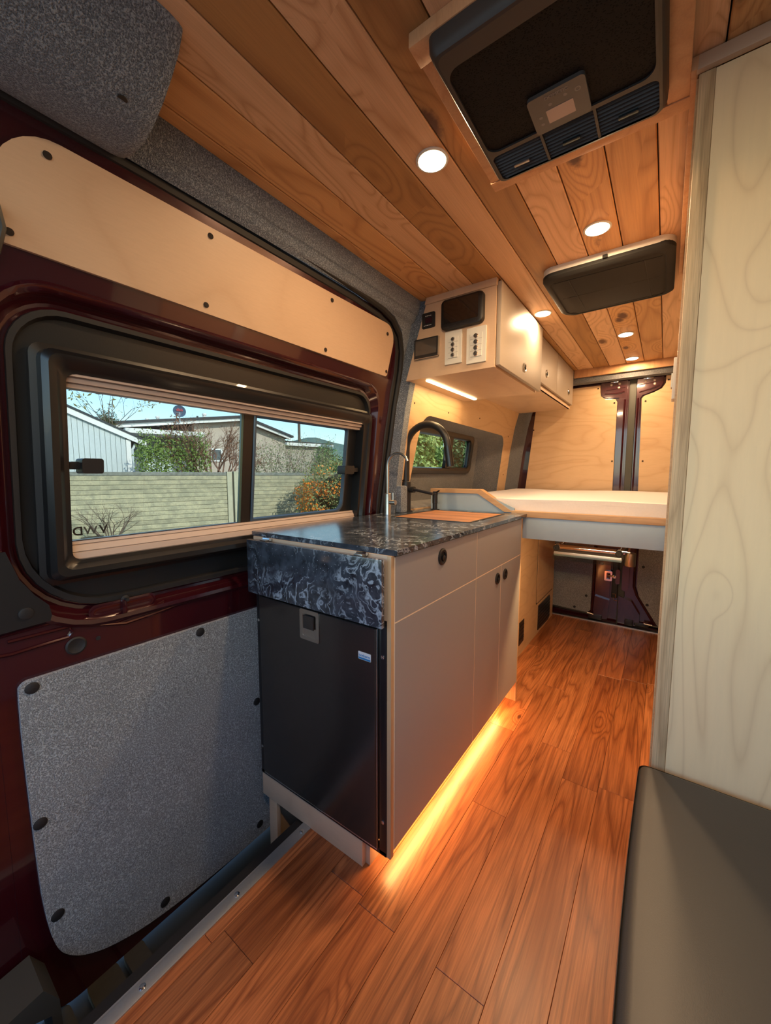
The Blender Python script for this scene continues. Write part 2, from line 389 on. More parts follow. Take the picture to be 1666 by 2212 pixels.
# ------------------------------------------------------------------ left headliner, pillar, plywood wall
add('trim_6', slab([(-.985, 1.800), (-.968, 1.812), (-.960, 1.835), (-.953, 1.838), (-.938, CEIL + .001), (-.938, CEIL + .035), (-1.20, CEIL + .035), (-1.20, 1.86), (-1.03, 1.86), (-1.0, 1.825)], [], YX, -1.0, 1.60),
    M['carpet_blue'], kind='structure', label='blue grey carpeted header running above the sliding door')
# pillar jamb behind the door: face looking toward the cab
jam = [(z, SX(z) + .012, SX(z) + .066) for z in [-.25 + .1 * i for i in range(23)]]
out = [(a[1], a[0]) for a in jam] + [(a[2], a[0]) for a in reversed(jam)]
add('trim_7', slab([(p[0], min(p[1], 1.90)) for p in out], [], lambda x, z, w: (x, w + (x - SX(z)) * .35, z), 1.575, 1.62), M['carpet_blue'], kind='structure', label='blue grey carpeted pillar between the sliding door and the plywood wall')
add('trim_16', slab([(1.20, 1.845), (1.60, 1.845), (1.60, 1.30), (1.590, 1.45), (1.582, 1.60), (1.560, 1.70), (1.515, 1.762), (1.44, 1.80), (1.36, 1.815), (1.20, 1.824)], [], DS, .004, .016, [ZC]), M['carpet_blue'], kind='structure', label='carpeted corner piece behind the rounded door seal')
# black rubber seal round the door opening
sp = [(-1.0, 1.816), (.46, 1.822), (1.20, 1.812), (1.36, 1.802), (1.44, 1.785), (1.51, 1.745), (1.555, 1.68), (1.575, 1.60), (1.582, 1.45), (1.580, 1.2), (1.565, .93), (1.55, .5), (1.54, -.2)]
add('trim_8', tube([on(y, z, .010) for y, z in sp], .013, 8), M['rubber'], kind='structure', label='black rubber seal round the sliding door opening')
add('trim_9', tube([on(y - .02 if z < 1.7 else y, z - (.02 if z > 1.7 else 0), -.012) for y, z in sp], .018, 8), M['rubber'], kind='structure', label='black inner gasket beside the door seal')

# plywood wall behind the kitchen, with the window niche cut out
WF = lambda y, z, o: (SX(z) + .06 + o, y, z)
niche = rrc(1.71, .938, 3.05, 1.430, [.03, .05, .09, .09], 6)
niche = [(y + (.06 if z > 1.2 and y < 2 else 0), z - (.012 if y > 2.5 and z > 1.2 else 0)) for y, z in niche]
WCZ = (1, [i * .1 for i in range(0, 20)])
add('wall_left', slab([(1.60, 0), (3.235, 0), (3.235, 1.92), (1.60, 1.92)], [niche], WF, -.014, 0, [WCZ]), M['maple_h'], kind='structure', label='birch plywood side wall behind the kitchen')
def inset(L, d):
    cx = sum(p[0] for p in L) / len(L); cz = sum(p[1] for p in L) / len(L)
    hx = max(p[0] for p in L) - cx; hz = max(p[1] for p in L) - cz
    return [(cx + (p[0] - cx) * (hx - d) / hx, cz + (p[1] - cz) * (hz - d) / hz) for p in L]
NB = -.125
win = rrc(1.85, 1.125, 2.74, 1.402, .05, 6)
nl = [[(a, b, -.002) for a, b in niche], [(a, b, -.015) for a, b in inset(niche, .01)], [(a + (.0 if a < 2.4 else -.10), b, -.06) for a, b in inset(niche, .02)], [(a + (.0 if a < 2.4 else -.17), b, NB) for a, b in inset(niche, .03)]]
nm = loft(nl, WF)
n4 = [(a + (.0 if a < 2.4 else -.17), b) for a, b in inset(niche, .03)]
nb = slab(n4, [inset(win, .02)], WF, NB - .004, NB, [WCZ])
add('trim_10', merge(nm, nb), M['carpet_grey'], kind='structure', label='grey carpeted window niche in the plywood wall')
w1 = empty('window_1', on(2.3, 1.13, -.07), 'small dark framed sliding window in the carpeted niche', kind='structure')
wl = [[(a, b, o) for a, b in inset(win, d)] for d, o in [(0, NB), (.003, NB + .014), (.02, NB + .018), (.036, NB + .01), (.042, NB - .02)]]
add('window_frame', loft(wl, WF), M['black_gloss'], w1)
iw = inset(win, .042)
add('glass', slab(iw, [], WF, NB - .018, NB - .014), M['glass'], w1)
add('mullion', slab(rrc(2.33, 1.165, 2.40, 1.365, .004, 2), [], WF, NB - .012, NB + .012), M['black_gloss'], w1)
add('latch', slab(rrc(2.30, 1.21, 2.36, 1.295, .006, 3), [], WF, NB + .012, NB + .03), plain('latch_grey', (.10, .13, .16), .4), w1)
add('screen_frame', merge(slab(rrc(2.40, 1.16, 2.70, 1.372, .02, 3), [rrc(2.412, 1.17, 2.688, 1.362, .012, 3)], WF, NB - .01, NB + .004)), M['black_gloss'], w1)
s0 = None
for y, z in [(1.68, 1.47), (1.63, 1.30), (1.66, 1.09), (2.5, 1.49), (3.12, 1.42), (3.15, 1.12), (2.05, 1.47)]:
    c = Vector(WF(y, z, .0005))
    if s0 is None: s0 = add('screw', lathe([(.005, -.001), (.005, .0005), (.001, .0005)], c, 'x', 10), M['dark_gap'], bpy.data.objects['wall_left'])
    else: clone(s0, c, bpy.data.objects['wall_left'])
# carpeted rear corner and black gap
add('trim_11', slab([(3.235, -.0), (3.40, -.0), (3.40, 1.92), (3.235, 1.92)], [], lambda y, z, o: (SX(z) + .06 + (y - 3.235) * .55 + o, y, z), -.02, .0, [WCZ]), M['carpet_grey'], kind='structure', label='grey carpeted corner post beside the rear door')
# outer skin
sk_open = rrc(1.86, 1.13, 2.73, 1.40, .05, 5)
add('wall_left_outer', slab([(1.60, -.7), (3.5, -.7), (3.5, 1.94), (1.60, 1.94)], [sk_open], lambda y, z, o: (SX(z) - .09 + o, y, z), -.015, 0, [WCZ]), M['paint'], kind='structure', label='outer steel side of the van behind the plywood wall')
# cab end
add('wall_front', box(-1.2, .95, -1.35, -1.30, -.4, .95), M['black_matte'], kind='structure', label='lower front wall of the cab below the windscreen')
add('trim_12', slab([(-1.0, -.4), (.06, -.4), (.06, .95), (-1.0, .95)], [], DS, -.03, 0, [ZC]), M['paint'], kind='structure', label='front passenger door below its window')
add('trim_13', slab([(.02, -.3), (.1645, -.3), (.1645, 1.93), (.02, 1.93)], [], DS, -.04, .0, [ZC]), M['paint'], kind='structure', label='pillar ahead of the sliding door')
# right side
add('wall_right', slab([(-.40, -.4), (3.45, -.4), (3.45, 1.93), (-.40, 1.93)], [], lambda y, z, o: (.74 + (-.0 if z < 1 else -(z - 1) * .15) + o, y, z), 0, .02, [WCZ]), M['carpet_grey'], kind='structure', label='carpeted right side wall')

# ------------------------------------------------------------------ sliding door
d1 = empty('door_1', (-1.16, .8, -.2), 'burgundy sliding door with maple and carpet panels', kind='structure')
insO = rrc(.178, .735, 1.478, 1.520, [.20, .10, .11, .12], 8)
dout = rrc(.165, -.215, 1.568, 1.800, [.10, .12, .17, .05], 8)
skin = add('door_skin', slab(dout, [insO], DS, -.035, 0, [ZC]), M['paint'], d1)
def ins(d, r): return rrc(.178 + d, .735 + d * 1.25, 1.478 - d, 1.520 - d * 1.05, [max(q - d * .5, .02) for q in r], 8)
RR = [.20, .10, .11, .12]
ring = [[(a, b, o) for a, b in ins(d, RR)] for d, o in [(0, -.001), (.0, .006), (.006, .011), (.014, .008), (.02, -.004), (.030, -.022), (.036, -.024), (.040, -.018), (.046, -.020), (.05, -.034)]]
add('window_recess', loft(ring, DS), M['paint'], d1)
blk = ins(.046, RR); fo = rrc(.268, .868, 1.422, 1.392, .022, 4)
add('recess_gasket', loft([[(a, b, o) for a, b in ins(d, RR)] for d, o in [(.040, -.022), (.042, -.012), (.052, -.012), (.056, -.03)]], DS), M['rubber'], d1)
add('surround_panel', slab(blk, [inset(fo, .006)], DS, -.036, -.030, [ZC]), M['black_abs'], d1)
fl = [[(a, b, o) for a, b in inset(fo, d)] for d, o in [(-.012, -.030), (-.012, -.016), (.0, -.012), (.002, .012), (.012, .024), (.026, .022), (.036, .010), (.046, .008), (.047, -.045)]]
add('window_frame', loft(fl, DS), M['black_gloss'], d1)
for y, z, u, v in [(.268, 1.392, 1, -1), (1.422, 1.392, -1, -1), (1.422, .868, -1, 1), (.268, .868, 1, 1)]:
    add('corner_cap', slab(rrc(min(y, y + u * .062), min(z, z + v * .05), max(y, y + u * .062), max(z, z + v * .05), .014, 3), [], DS, .005, .0265, []), M['black_abs'], d1) if (u, v) != (0, 0) and False else None
# blind cassettes
prof = [(1.318, -.040), (1.318, -.012), (1.326, -.010), (1.3265, -.015), (1.3285, -.015), (1.329, -.004), (1.338, -.002), (1.3385, -.008), (1.3405, -.008), (1.341, .006), (1.352, .008), (1.352, -.040)]
def bar(prof, y0, y1):
    return slab([(z, o) for z, o in prof], [], lambda z, o, y: DS(y, z, o), y0, y1)
add('blind_cassette', bar(prof, .316, 1.374), M['cassette'], d1, label='pinkish beige blind cassette along the top of the window')
prof2 = [(.955, -.040), (.955, -.018), (.949, -.016), (.948, -.020), (.946, -.014), (.932, -.008), (.931, -.012), (.929, -.006), (.912, -.004), (.912, -.040)]
add('blind_rail', bar(prof2, .316, 1.374), M['cassette'], d1, label='pinkish beige blind rail along the bottom of the window')
h1 = rrc(.322, .957, .797, 1.3235, [.004] * 4, 3); h2 = rrc(.838, .957, 1.318, 1.323, [.004, .045, .008, .004], 6)
add('sash_frame', slab(rrc(.312, .95, 1.376, 1.33, .002, 1), [h1, h2], DS, -.048, -.030, [ZC]), M['black_gloss'], d1)
add('sash_gasket', loft([[(a, b, o) for a, b in inset(h2, d)] for d, o in [(-.004, -.030), (.0, -.026), (.006, -.026), (.010, -.040)]], DS), plain('gasket_blue', (.04, .07, .11), .3), d1)
add('glass', slab(rrc(.314, .952, 1.374, 1.328, .002, 1), [], DS, -.043, -.039, [ZC]), M['glass'], d1)
add('glass_edge', slab([(.787, .957), (.795, .957), (.795, 1.322), (.787, 1.322)], [], DS, -.038, -.030), plain('glass_edge', (.05, .10, .09), .2), d1)
for y, yb, yc in ((.318, .338, .382), (1.372, 1.330, 1.268)):
    a, b = sorted((y, yb)); lt = add('latch', slab(rrc(a, 1.132, b, 1.150, .004, 2), [], DS, -.036, .000), M['black_matte'], d1)
    a, b = sorted((yb, yc)); add('grip', slab(rrc(a, 1.122, b, 1.158, .006, 4), [], DS, -.030, .014), M['black_matte'], lt)
# window marking, mirrored because it is read from outside
add('glass_marking', merge(text_bm('V', .030, frame(on(.395, .977, -.0385), (0, -1, 0), (0, 0, 1)), .0002, True), text_bm('D', .030, frame(on(.340, .977, -.0385), (0, -1, 0), (0, 0, 1)), .0002, True)), M['text_black'], d1)
add('glass_marking_outline', text_bm('W', .028, frame(on(.367, .977, -.0385), (0, -1, 0), (0, 0, 1)), .0002, True), plain('print_grey', (.05, .06, .06), .5), d1)
add('glass_small_print', merge(*[slab(rrc(.345, z, .395, z + .0012, .0002, 1), [], DS, -.0387, -.0383) for z in (.9605, .9585)]), M['text_black'], d1)
# maple panel on the door top
mp = rrc(.205, 1.562, 1.485, 1.762, [.004, .012, .075, .10], 8)
mpo = add('top_panel', slab(mp, [], DS, .0005, .008, [ZC]), M['maple'], d1)
s0 = None
for y, z in [(.285, 1.735), (.228, 1.583), (.619, 1.743), (.624, 1.582), (1.08, 1.742), (1.088, 1.58), (1.43, 1.725), (1.474, 1.582)]:
    if s0 is None: s0 = add('screw', lathe([(.0075, 0), (.0075, .0015), (.004, .0028), (.001, .0028)], on(y, z, .008), 'x', 12), M['dark_gap'], mpo)
    else: clone(s0, on(y, z, .0094), mpo)
# carpet panel
cp = rrc(.198, -.200, 1.50, .655, [.0, .03, .03, .022], 6)
cp = [(.205, .16), (.212, .05), (.224, -.04), (.250, -.085), (.285, -.118), (.335, -.147), (.428, -.177), (.60, -.196), (.85, -.203), (1.50, -.203), (1.50, .645), (.222, .655), (.204, .648), (.197, .632)]
for _ in range(2):
    q_ = []
    for i_, p_ in enumerate(cp):
        n_ = cp[(i_ + 1) % len(cp)]
        if p_[0] > 1.4: q_.append(p_); continue
        if n_[0] > 1.4: q_.append((p_[0] * .75 + n_[0] * .25, p_[1] * .75 + n_[1] * .25)); continue
        q_ += [(p_[0] * .75 + n_[0] * .25, p_[1] * .75 + n_[1] * .25), (p_[0] * .25 + n_[0] * .75, p_[1] * .25 + n_[1] * .75)]
    cp = q_
cpo = add('carpet_panel', slab(cp, [], DS, .0005, .013, [ZC]), M['carpet_door'], d1)
s0 = None
for y, z in [(.222, .634), (.620, .632), (.818, .305), (.216, .300), (.232, .045), (.472, -.150), (.807, -.160)]:
    if s0 is None: s0 = add('plug', lathe([(.0135, 0), (.0135, .0015), (.010, .0032), (.001, .0036)], on(y, z, .013), 'x', 16), M['rubber'], cpo)
    else: clone(s0, on(y, z, .0148), cpo)
add('grommet', lathe([(.021, 0), (.022, .003), (.018, .005), (.013, .003), (.001, .002)], on(.311, .700, 0), 'x', 20), M['rubber'], d1)
add('bolt_hole', lathe([(.0055, 0), (.0055, .0006), (.001, .0006)], on(.358, .702, 0), 'x', 12), M['rubber'], d1)
add('corner_trim', slab([(.165, .777), (.262, .782), (.266, .795), (.262, .82), (.238, .85), (.215, .89), (.196, .955), (.165, .955)], [], DS, .0105, .016), M['black_abs'], d1)
add('corner_button', lathe([(.013, 0), (.013, .003), (.009, .004), (.001, .004)], on(.221, .812, .016), 'x', 16), M['black_matte'], d1)
def ridge(pts, r, o=.002): return tube([on(y, z, o) for y, z in pts], r, 6)
add('pressed_ridge', merge(ridge([(.17, .725), (.195, .722), (.297, .727), (.305, .738), (.300, .752), (.19, .752)], .004), ridge([(.17, .768), (.27, .772), (.34, .742), (.42, .722), (.50, .728), (.60, .742), (1.4, .735)], .004)), M['paint'], d1)
add('handle_recess', merge(loft([[(a, b, o) for a, b in inset(rrc(.340, .752, .500, .790, .018, 5), d)] for d, o in [(0, -.001), (.0, .002), (.006, .004), (.012, .0025), (.016, .002)]], DS, cap1=True), ridge([(.345, .742), (.40, .733), (.47, .742), (.52, .758)], .004), box(SX(.77), SX(.77) + .012, .412, .424, .752, .79, .003)), M['paint'], d1)
add('pull_pin', merge(lathe([(.010, 0), (.010, .004), (.004, .006), (.004, .02), (.001, .02)], on(.422, .79, 0), 'x', 12)), M['rubber'], d1)
add('grab_handle', tube([on(.165, 1.62, .03), on(.205, 1.61, .035), on(.212, 1.575, .035), on(.205, 1.535, .035), on(.165, 1.53, .03)], .008, 8), M['black_matte'], d1)

# carpeted cab header, top left
hp = [(-.722, 1.905), (-.722, 1.888), (-.738, 1.862), (-.765, 1.838), (-.80, 1.813), (-.845, 1.790), (-.889, 1.778), (-.945, 1.779), (-.985, 1.790), (-1.01, 1.815), (-1.01, 1.905)]
L = []
for y, k in [(-1.0, 1), (.30, 1), (.385, 1), (.402, .985), (.410, .96)]:
    cx, cz = -.88, 1.86; L.append([(cx + (x - cx) * k, y, cz + (z - cz) * k) for x, z in hp])
ch = add('cab_header', loft(L, cap0=True, cap1=True), M['carpet_blue'], label='blue grey carpet covered header box hanging at the top left corner', cat='headliner')
add('screw', lathe([(.008, 0), (.008, .002), (.001, .003)], (-.836, .352, 1.7935), n=12), M['black_matte'], ch)

# ------------------------------------------------------------------ rear doors
d2 = empty('door_2', (-.6, 3.34, 0), 'left rear door, burgundy with maple and carpet panels', kind='structure')
d3 = empty('door_3', (.2, 3.34, 0), 'right rear door, burgundy with maple and carpet panels', kind='structure')
YR = 3.36
add('door_skin', box(-1.12, -.243, YR, YR + .04, -.15, 1.95), M['paint'], d2)
add('door_skin', box(-.205, .72, YR, YR + .04, -.15, 1.95), M['paint'], d3)
add('centre_seal', box(-.246, -.202, YR - .015, YR + .03, -.15, 1.95, .006), plain('seal_grey', (.055, .055, .045), .6), d2)
def slopeL(z): return -.952 + (z - 1.0) * .10
LP = [(slopeL(.9), .9), (-.318, .9), (-.318, 1.648), (-.330, 1.668), (-.395, 1.672), (-.425, 1.70), (-.43, 1.73), (-.432, 1.778), (slopeL(1.778), 1.778)]
pa = add('maple_panel', slab(LP, [], YX, YR - .016, YR - .006), M['maple_h'], d2)
RP = [(-.155, .9), (.70, .9), (.70, 1.795), (-.035, 1.795), (-.035, 1.745), (-.055, 1.712), (-.10, 1.69), (-.155, 1.672), (-.168, 1.655)]
pb = add('maple_panel', slab(RP, [], YX, YR - .016, YR - .006), M['maple_h'], d3)
for par, L in ((pa, [(-.445, 1.757), (-.335, 1.642), (-.330, 1.22), (-.90, 1.482), (-.37, .95)]), (pb, [(-.145, 1.635), (-.02, 1.765), (-.14, 1.217), (.3, 1.6)])):
    s0 = None
    for x, z in L:
        if s0 is None: s0 = add('screw', lathe([(.006, -.002), (.006, -.0005), (.001, 0)], (x, YR - .0165, z), 'y', 10), M['dark_gap'], par)
        else: clone(s0, (x, YR - .0175, z), par)
# pressed T-shaped metal between panels
def tshape(pts, par): 
    add('door_pressing', slab(pts, [], YX, YR - .018, YR + .001), M['paint'], par)
tshape([(-.307, .9), (-.258, .9), (-.258, 1.80), (-.425, 1.80), (-.425, 1.725), (-.412, 1.695), (-.388, 1.682), (-.307, 1.676)], d2)
tshape([(-.200, .9), (-.168, .9), (-.178, 1.66), (-.165, 1.678), (-.10, 1.70), (-.062, 1.72), (-.048, 1.75), (-.048, 1.80), (-.200, 1.80)], d3)
add('pressed_rib', merge(tube([(-.40, YR - .018, 1.71), (-.32, YR - .02, 1.705), (-.275, YR - .02, 1.715)], .005, 6), tube([(-.39, YR - .018, 1.735), (-.27, YR - .018, 1.745)], .003, 6), tube([(-.27, YR - .018, .95), (-.27, YR - .018, 1.66)], .007, 6)), M['paint'], d2)
add('pressed_rib', merge(tube([(-.185, YR - .018, 1.70), (-.12, YR - .02, 1.715), (-.07, YR - .02, 1.735)], .005, 6), tube([(-.19, YR - .018, 1.75), (-.08, YR - .018, 1.76)], .003, 6), tube([(-.190, YR - .018, .95), (-.190, YR - .018, 1.66)], .006, 6)), M['paint'], d3)
rv = plain('rivet_cream', (.55, .45, .36), .35, .3)
for par, L in ((d2, [(-.36, 1.772), (-.308, 1.774), (-.312, 1.748)]), (d3, [(-.152, 1.774), (-.099, 1.773), (-.097, 1.748)])):
    s0 = None
    for x, z in L:
        if s0 is None: s0 = add('bolt_head', lathe([(.008, 0), (.008, -.002), (.005, -.004), (.001, -.004)], (x, YR - .018, z), 'y', 12), rv, par)
        else: clone(s0, (x, YR - .020, z), par)
add('hinge_clip', box(-.365, -.315, YR - .022, YR - .014, 1.786, 1.797, .002), M['chrome'], d2)
add('hinge_clip', box(-.165, -.105, YR - .022, YR - .014, 1.786, 1.797, .002), M['chrome'], d3)
# lower halves
cpn = add('carpet_panel', slab([(-.95, .07), (-.445, .045), (-.422, .068), (-.418, .85), (-.95, .85)], [], YX, YR - .016, YR - .006), M['carpet_rear'], d2)
cqn = add('carpet_panel', slab([(.70, .02), (.02, .02), (-.112, .235), (-.128, .30), (-.128, .85), (.70, .85)], [], YX, YR - .016, YR - .006), M['carpet_rear'], d3)
for par, L in ((cpn, [(-.455, .177), (-.535, .072), (-.9, .07)]), (cqn, [(-.095, .455), (-.058, .18), (.3, .45)])):
    s0 = None
    for x, z in L:
        if s0 is None: s0 = add('plug', lathe([(.010, 0), (.010, -.002), (.001, -.003)], (x, YR - .016, z), 'y', 12), M['rubber'], par)
        else: clone(s0, (x, YR - .0175, z), par)
add('lower_pressing', merge(slab([(-.395, .22), (-.30, .19), (-.295, .50), (-.31, .54), (-.345, .54), (-.375, .51), (-.39, .47)], [], YX, YR - .03, YR), slab([(-.40, .02), (-.305, .02), (-.298, .17), (-.395, .19)], [], YX, YR - .026, YR), tube([(-.408, YR - .012, .85), (-.408, YR - .012, .20), (-.415, YR - .01, .05)], .008, 8)), M['paint'], d2)
add('lower_pressing', merge(slab([(-.235, .0), (-.145, .0), (-.10, .03), (-.10, .10), (-.155, .19), (-.238, .22)], [], YX, YR - .034, YR), slab(rrc(-.222, .26, -.178, .46, .02, 5), [], YX, YR - .03, YR), tube([(-.145, YR - .012, .85), (-.145, YR - .012, .30), (-.125, YR - .012, .24), (.0, YR - .012, .03)], .009, 8)), M['paint'], d3)
lk = add('door_lock', slab(rrc(-.335, .325, -.285, .400, .008, 4), [rrc(-.322, .338, -.296, .388, .005, 3)], YX, YR - .045, YR - .03), M['chrome'], d2)
add('striker', merge(tube([(-.315, YR - .04, .365), (-.265, YR - .045, .365)], .007, 8), lathe([(.013, 0), (.013, -.01), (.001, -.012)], (-.270, YR - .05, .365), 'y', 12)), M['chrome'], lk)
add('lock_cover', box(-.285, -.245, YR - .05, YR - .02, .20, .54, .008), M['rubber'], d2)
add('lock_plate', slab(rrc(-.262, .31, -.235, .42, .012, 4), [], YX, YR - .052, YR - .02), M['paint'], d2)
add('chrome_clip', tube([(-.275, YR - .055, .235), (-.255, YR - .055, .235), (-.255, YR - .055, .205), (-.268, YR - .055, .205), (-.268, YR - .055, .185), (-.245, YR - .055, .185)], .003, 6), M['chrome'], d2)
add('knob_bolt', lathe([(.012, 0), (.012, -.006), (.006, -.010), (.001, -.010)], (-.357, YR - .03, .450), 'y', 14), rv, d2)
add('lower_latch', merge(box(-.43, -.34, YR - .05, YR - .01, .01, .045, .006), tube([(-.95, YR - .02, .055), (-.44, YR - .03, .045)], .006, 6)), M['black_gloss'], d2)
add('lower_latch', merge(box(-.19, -.135, YR - .05, YR - .01, .005, .055, .006), box(-.13, -.04, YR - .045, YR - .01, .02, .04, .005), tube([(-.04, YR - .03, .035), (.35, YR - .02, .02)], .008, 6)), M['black_gloss'], d3)
add('latch_pin', tube([(-.44, YR - .035, .05), (-.395, YR - .04, .046)], .006, 8), M['chrome'], d2)
add('latch_pin', tube([(-.07, YR - .04, .045), (-.02, YR - .04, .042)], .006, 8), M['chrome'], d3)
add('trim_14', box(-1.0, .70, 3.301, YR - .001, -.04, -.006), M['rubber'], kind='structure', label='black sill rubber under the rear doors')

# ------------------------------------------------------------------ kitchen cabinet
k = empty('kitchen_cabinet', (-.8, 1.34, 0), 'grey fronted kitchen cabinet on the left of the aisle, under the marble top', 'cabinet')
XF = -.560
add('carcass', merge(box(-1.072, XF - .002, 1.30, 1.345, .10, .915), box(-1.072, -1.060, .83, 1.873, .09, .915), box(-1.058, XF - .010, 1.345, 1.35, .10, .905), box(-1.072, XF - .004, .83, 1.873, .088, .10)), M['maple'], k)
add('end_panel', box(-1.060, -.546, 1.8745, 1.889, .0, .917, .001), M['ply_edge'], k)
add('front_stile', box(-.557, -.5445, .786, .800, .088, .917, .0008), M['ply_edge'], k, label='orange brown plywood edge at the corner beside the fridge')
add('top_rail', box(-1.105, -.5572, .790, .8055, .746, .917, .001), M['maple'], k)
add('top_deck', box(-1.105, XF, .806, 1.873, .905, .917), M['maple'], k)
M['light_ply'] = plain('light_ply_edge', (.80, .62, .42), .6)
def front(nm, y0, y1, z0, z1):
    b_ = box(XF + .0147, -.544, y0 + .0018, y1 - .0018, z0 + .0018, z1 - .0018)
    for f in b_.faces:
        f.normal_update()
        if abs(f.normal.x) < .5: f.material_index = 1
    return add(nm, b_, [M['grey_lam'], M['light_ply']], k, smooth=0)
M['light_ply0'] = plain('light_ply', (.95, .80, .60), .6)
add('front_backing', box(XF + .0, XF + .0145, .802, 1.872, .104, .912), M['light_ply0'], k)
f1 = front('drawer_front', .802, 1.334, .741, .914); f2 = front('drawer_front', 1.334, 1.872, .741, .914)
f3 = front('door', .802, 1.332, .103, .741); f4 = front('door', 1.332, 1.602, .103, .741); f5 = front('door', 1.602, 1.872, .103, .741)
def puck(y, z, par, x=-.544, r=.026, mat='black_matte'):
    p = add('latch_knob', lathe([(r, 0), (r, .003), (r * .84, .006), (r * .62, .005), (r * .58, .001), (r * .01, .001)], (x, y, z), 'x', 24), M[mat], par)
    add('latch_button', lathe([(r * .34, .001), (r * .34, .007), (r * .2, .009), (.0005, .009)], (x, y, z - r * .15), 'x', 16), M['black_gloss'], p)
puck(1.060, .870, f1); puck(1.556, .692, f4, r=.024); puck(1.650, .692, f5, r=.024)
add('toe_board', box(-.660, -.645, .83, 1.873, 0, .088), M['maple'], k)
add('base_board', box(-1.095, -.645, .790, .806, .0, .086, .001), M['maple'], k, label='pale birch board under the fridge')
add('base_return', box(-.648, -.630, .806, .850, 0, .088, .001), M['maple'], k)
add('leg', box(-1.070, -1.030, .796, .812, -.235, .0, .001), M['maple'], k)
add('leg', box(-1.070, -1.055, .812, 1.10, -.235, .0, .001), M['maple'], k)
# under-cabinet strip light, real light
ls = empty('strip_light', (-.60, 1.3, .08), 'glowing orange LED strip under the cabinet doors beside the aisle', 'light')
add('led_tape', box(-.612, -.604, .86, 1.80, .0855, .0875), M['led_orange'], ls)
def area(name, loc, sx, sy, power, col, rot=(0, 0, 0), par=None, spread=math.pi, shape='RECTANGLE'):
    ld = bpy.data.lights.new(name, 'AREA'); ld.shape = shape; ld.size = sx
    if shape == 'RECTANGLE': ld.size_y = sy
    ld.energy = power; ld.color = col; ld.spread = spread
    o = bpy.data.objects.new(name, ld); COL.objects.link(o)
    if par: o.parent = par; o.location = Vector(loc) - WO[par.name]
    else: o.location = loc
    o.rotation_euler = rot; return o
area('led_light', (-.602, 1.32, .0845), .02, .94, 4.0, (1, .47, .15), (0, math.radians(0), 0), ls)

# fridge
fr = empty('fridge', (-.83, .80, .09), 'dark built-in fridge with recessed steel handle, in the cabinet end', 'fridge')
add('body', box(-1.058, -.5625, .806, 1.28, .101, .73, .004), M['black_matte'], fr)
add('frame', merge(box(-1.092, -1.072, .785, .8055, .088, .745, .002), box(-.582, -.5575, .785, .8055, .088, .735, .002), box(-1.092, -.5575, .785, .8055, .086, .101, .002), box(-1.092, -.5575, .788, .8055, .728, .745, .002)), M['black_gloss'], fr)
door = add('door', box(-1.066, -.586, .775, .785, .106, .724, .004, 3), M['fridge'], fr)
add('door_edge', merge(box(-.5855, -.5825, .777, .785, .106, .724, .001), box(-1.066, -.583, .777, .785, .1015, .1055, .001)), M['chrome'], door)
hd = add('handle_plate', slab(rrc(-.868, .632, -.788, .724, .006, 3), [rrc(-.856, .642, -.800, .712, .006, 3)], YX, 0.7725, 0.7745), M['steel'], door)
add('handle_dish', merge(loft([[(a, y, b) for a, b in rrc(-.856 + d, .642 + d, -.800 - d, .712 - d, .006, 3)] for d, y in [(0, 0.7735), (.004, 0.7743), (.008, 0.7748)]], cap1=True)), M['steel'], hd)
add('handle_flap', box(-.850, -.806, 0.7685, 0.7725, .668, .708, .0015), M['fridge'], hd)
add('badge', slab(rrc(-.642, .631, -.600, .652, .0015, 2), [], YX, 0.7736, 0.7745), M['text_white'], door)
add('badge_print', merge(text_bm('isotherm', .0105, frame((-.621, 0.7735, .6425), (1, 0, 0), (0, 0, 1)), .0002, True), box(-.641, -.601, 0.7732, 0.7736, .632, .637)), M['blue_badge'], door)
s0 = None
for x, z in [(-.569, .650), (-.569, .186), (-1.081, .636), (-1.081, .187)]:
    if s0 is None: s0 = add('screw', lathe([(.005, 0), (.005, -.002), (.001, -.003)], (x, .785, z), 'y', 12), M['chrome'], fr)
    else: clone(s0, (x, .7835, z), fr)

# marble flap and worktop
fp = empty('drop_leaf', (-.85, .77, .73), 'dark marble drop leaf with white veins hanging in front of the fridge', 'table leaf')
add('leaf', box(-1.100, -.555, .760, .772, .7355, .9105, .0015), M['marble'], fp)
for x in (-1.02, -.632):
    h = add('hinge', box(x - .014, x + .014, .762, .790, .9108, .9165, .001), M['steel'], fp); add('hinge_pin', tube([(x - .016, .779, .916), (x + .016, .779, .916)], .005, 8), M['chrome'], h)
bx = rrc(-.985, 1.435, -.622, 1.835, .012, 4)
wt = add('worktop', slab(rrc(-1.122, .794, -.534, 1.925, [.006] * 4, 3), [bx], ZX, .9175, .932), M['marble'], label='dark veined marble worktop on the kitchen cabinet, with inset sink', cat='worktop')
cb = empty('chopping_board', (-.80, 1.64, .917), 'striped wooden chopping board set over the sink in the worktop', 'board')
yy = -.983; rng = random.Random(3); xs = [1.437]
while xs[-1] < 1.80: xs.append(xs[-1] + rng.uniform(.022, .05))
xs[-1] = 1.833
for a, b in zip(xs, xs[1:]): add('strip', box(-.983, -.624, a, b, .9195, .9325, .0007, 1), M['board'], cb)
add('sink_rim', slab(rrc(-.995, 1.425, -.612, 1.845, .016, 4), [rrc(-.9835, 1.4365, -.6235, 1.8335, .01, 4)], ZX, .932, .9335), M['black_matte'], wt)

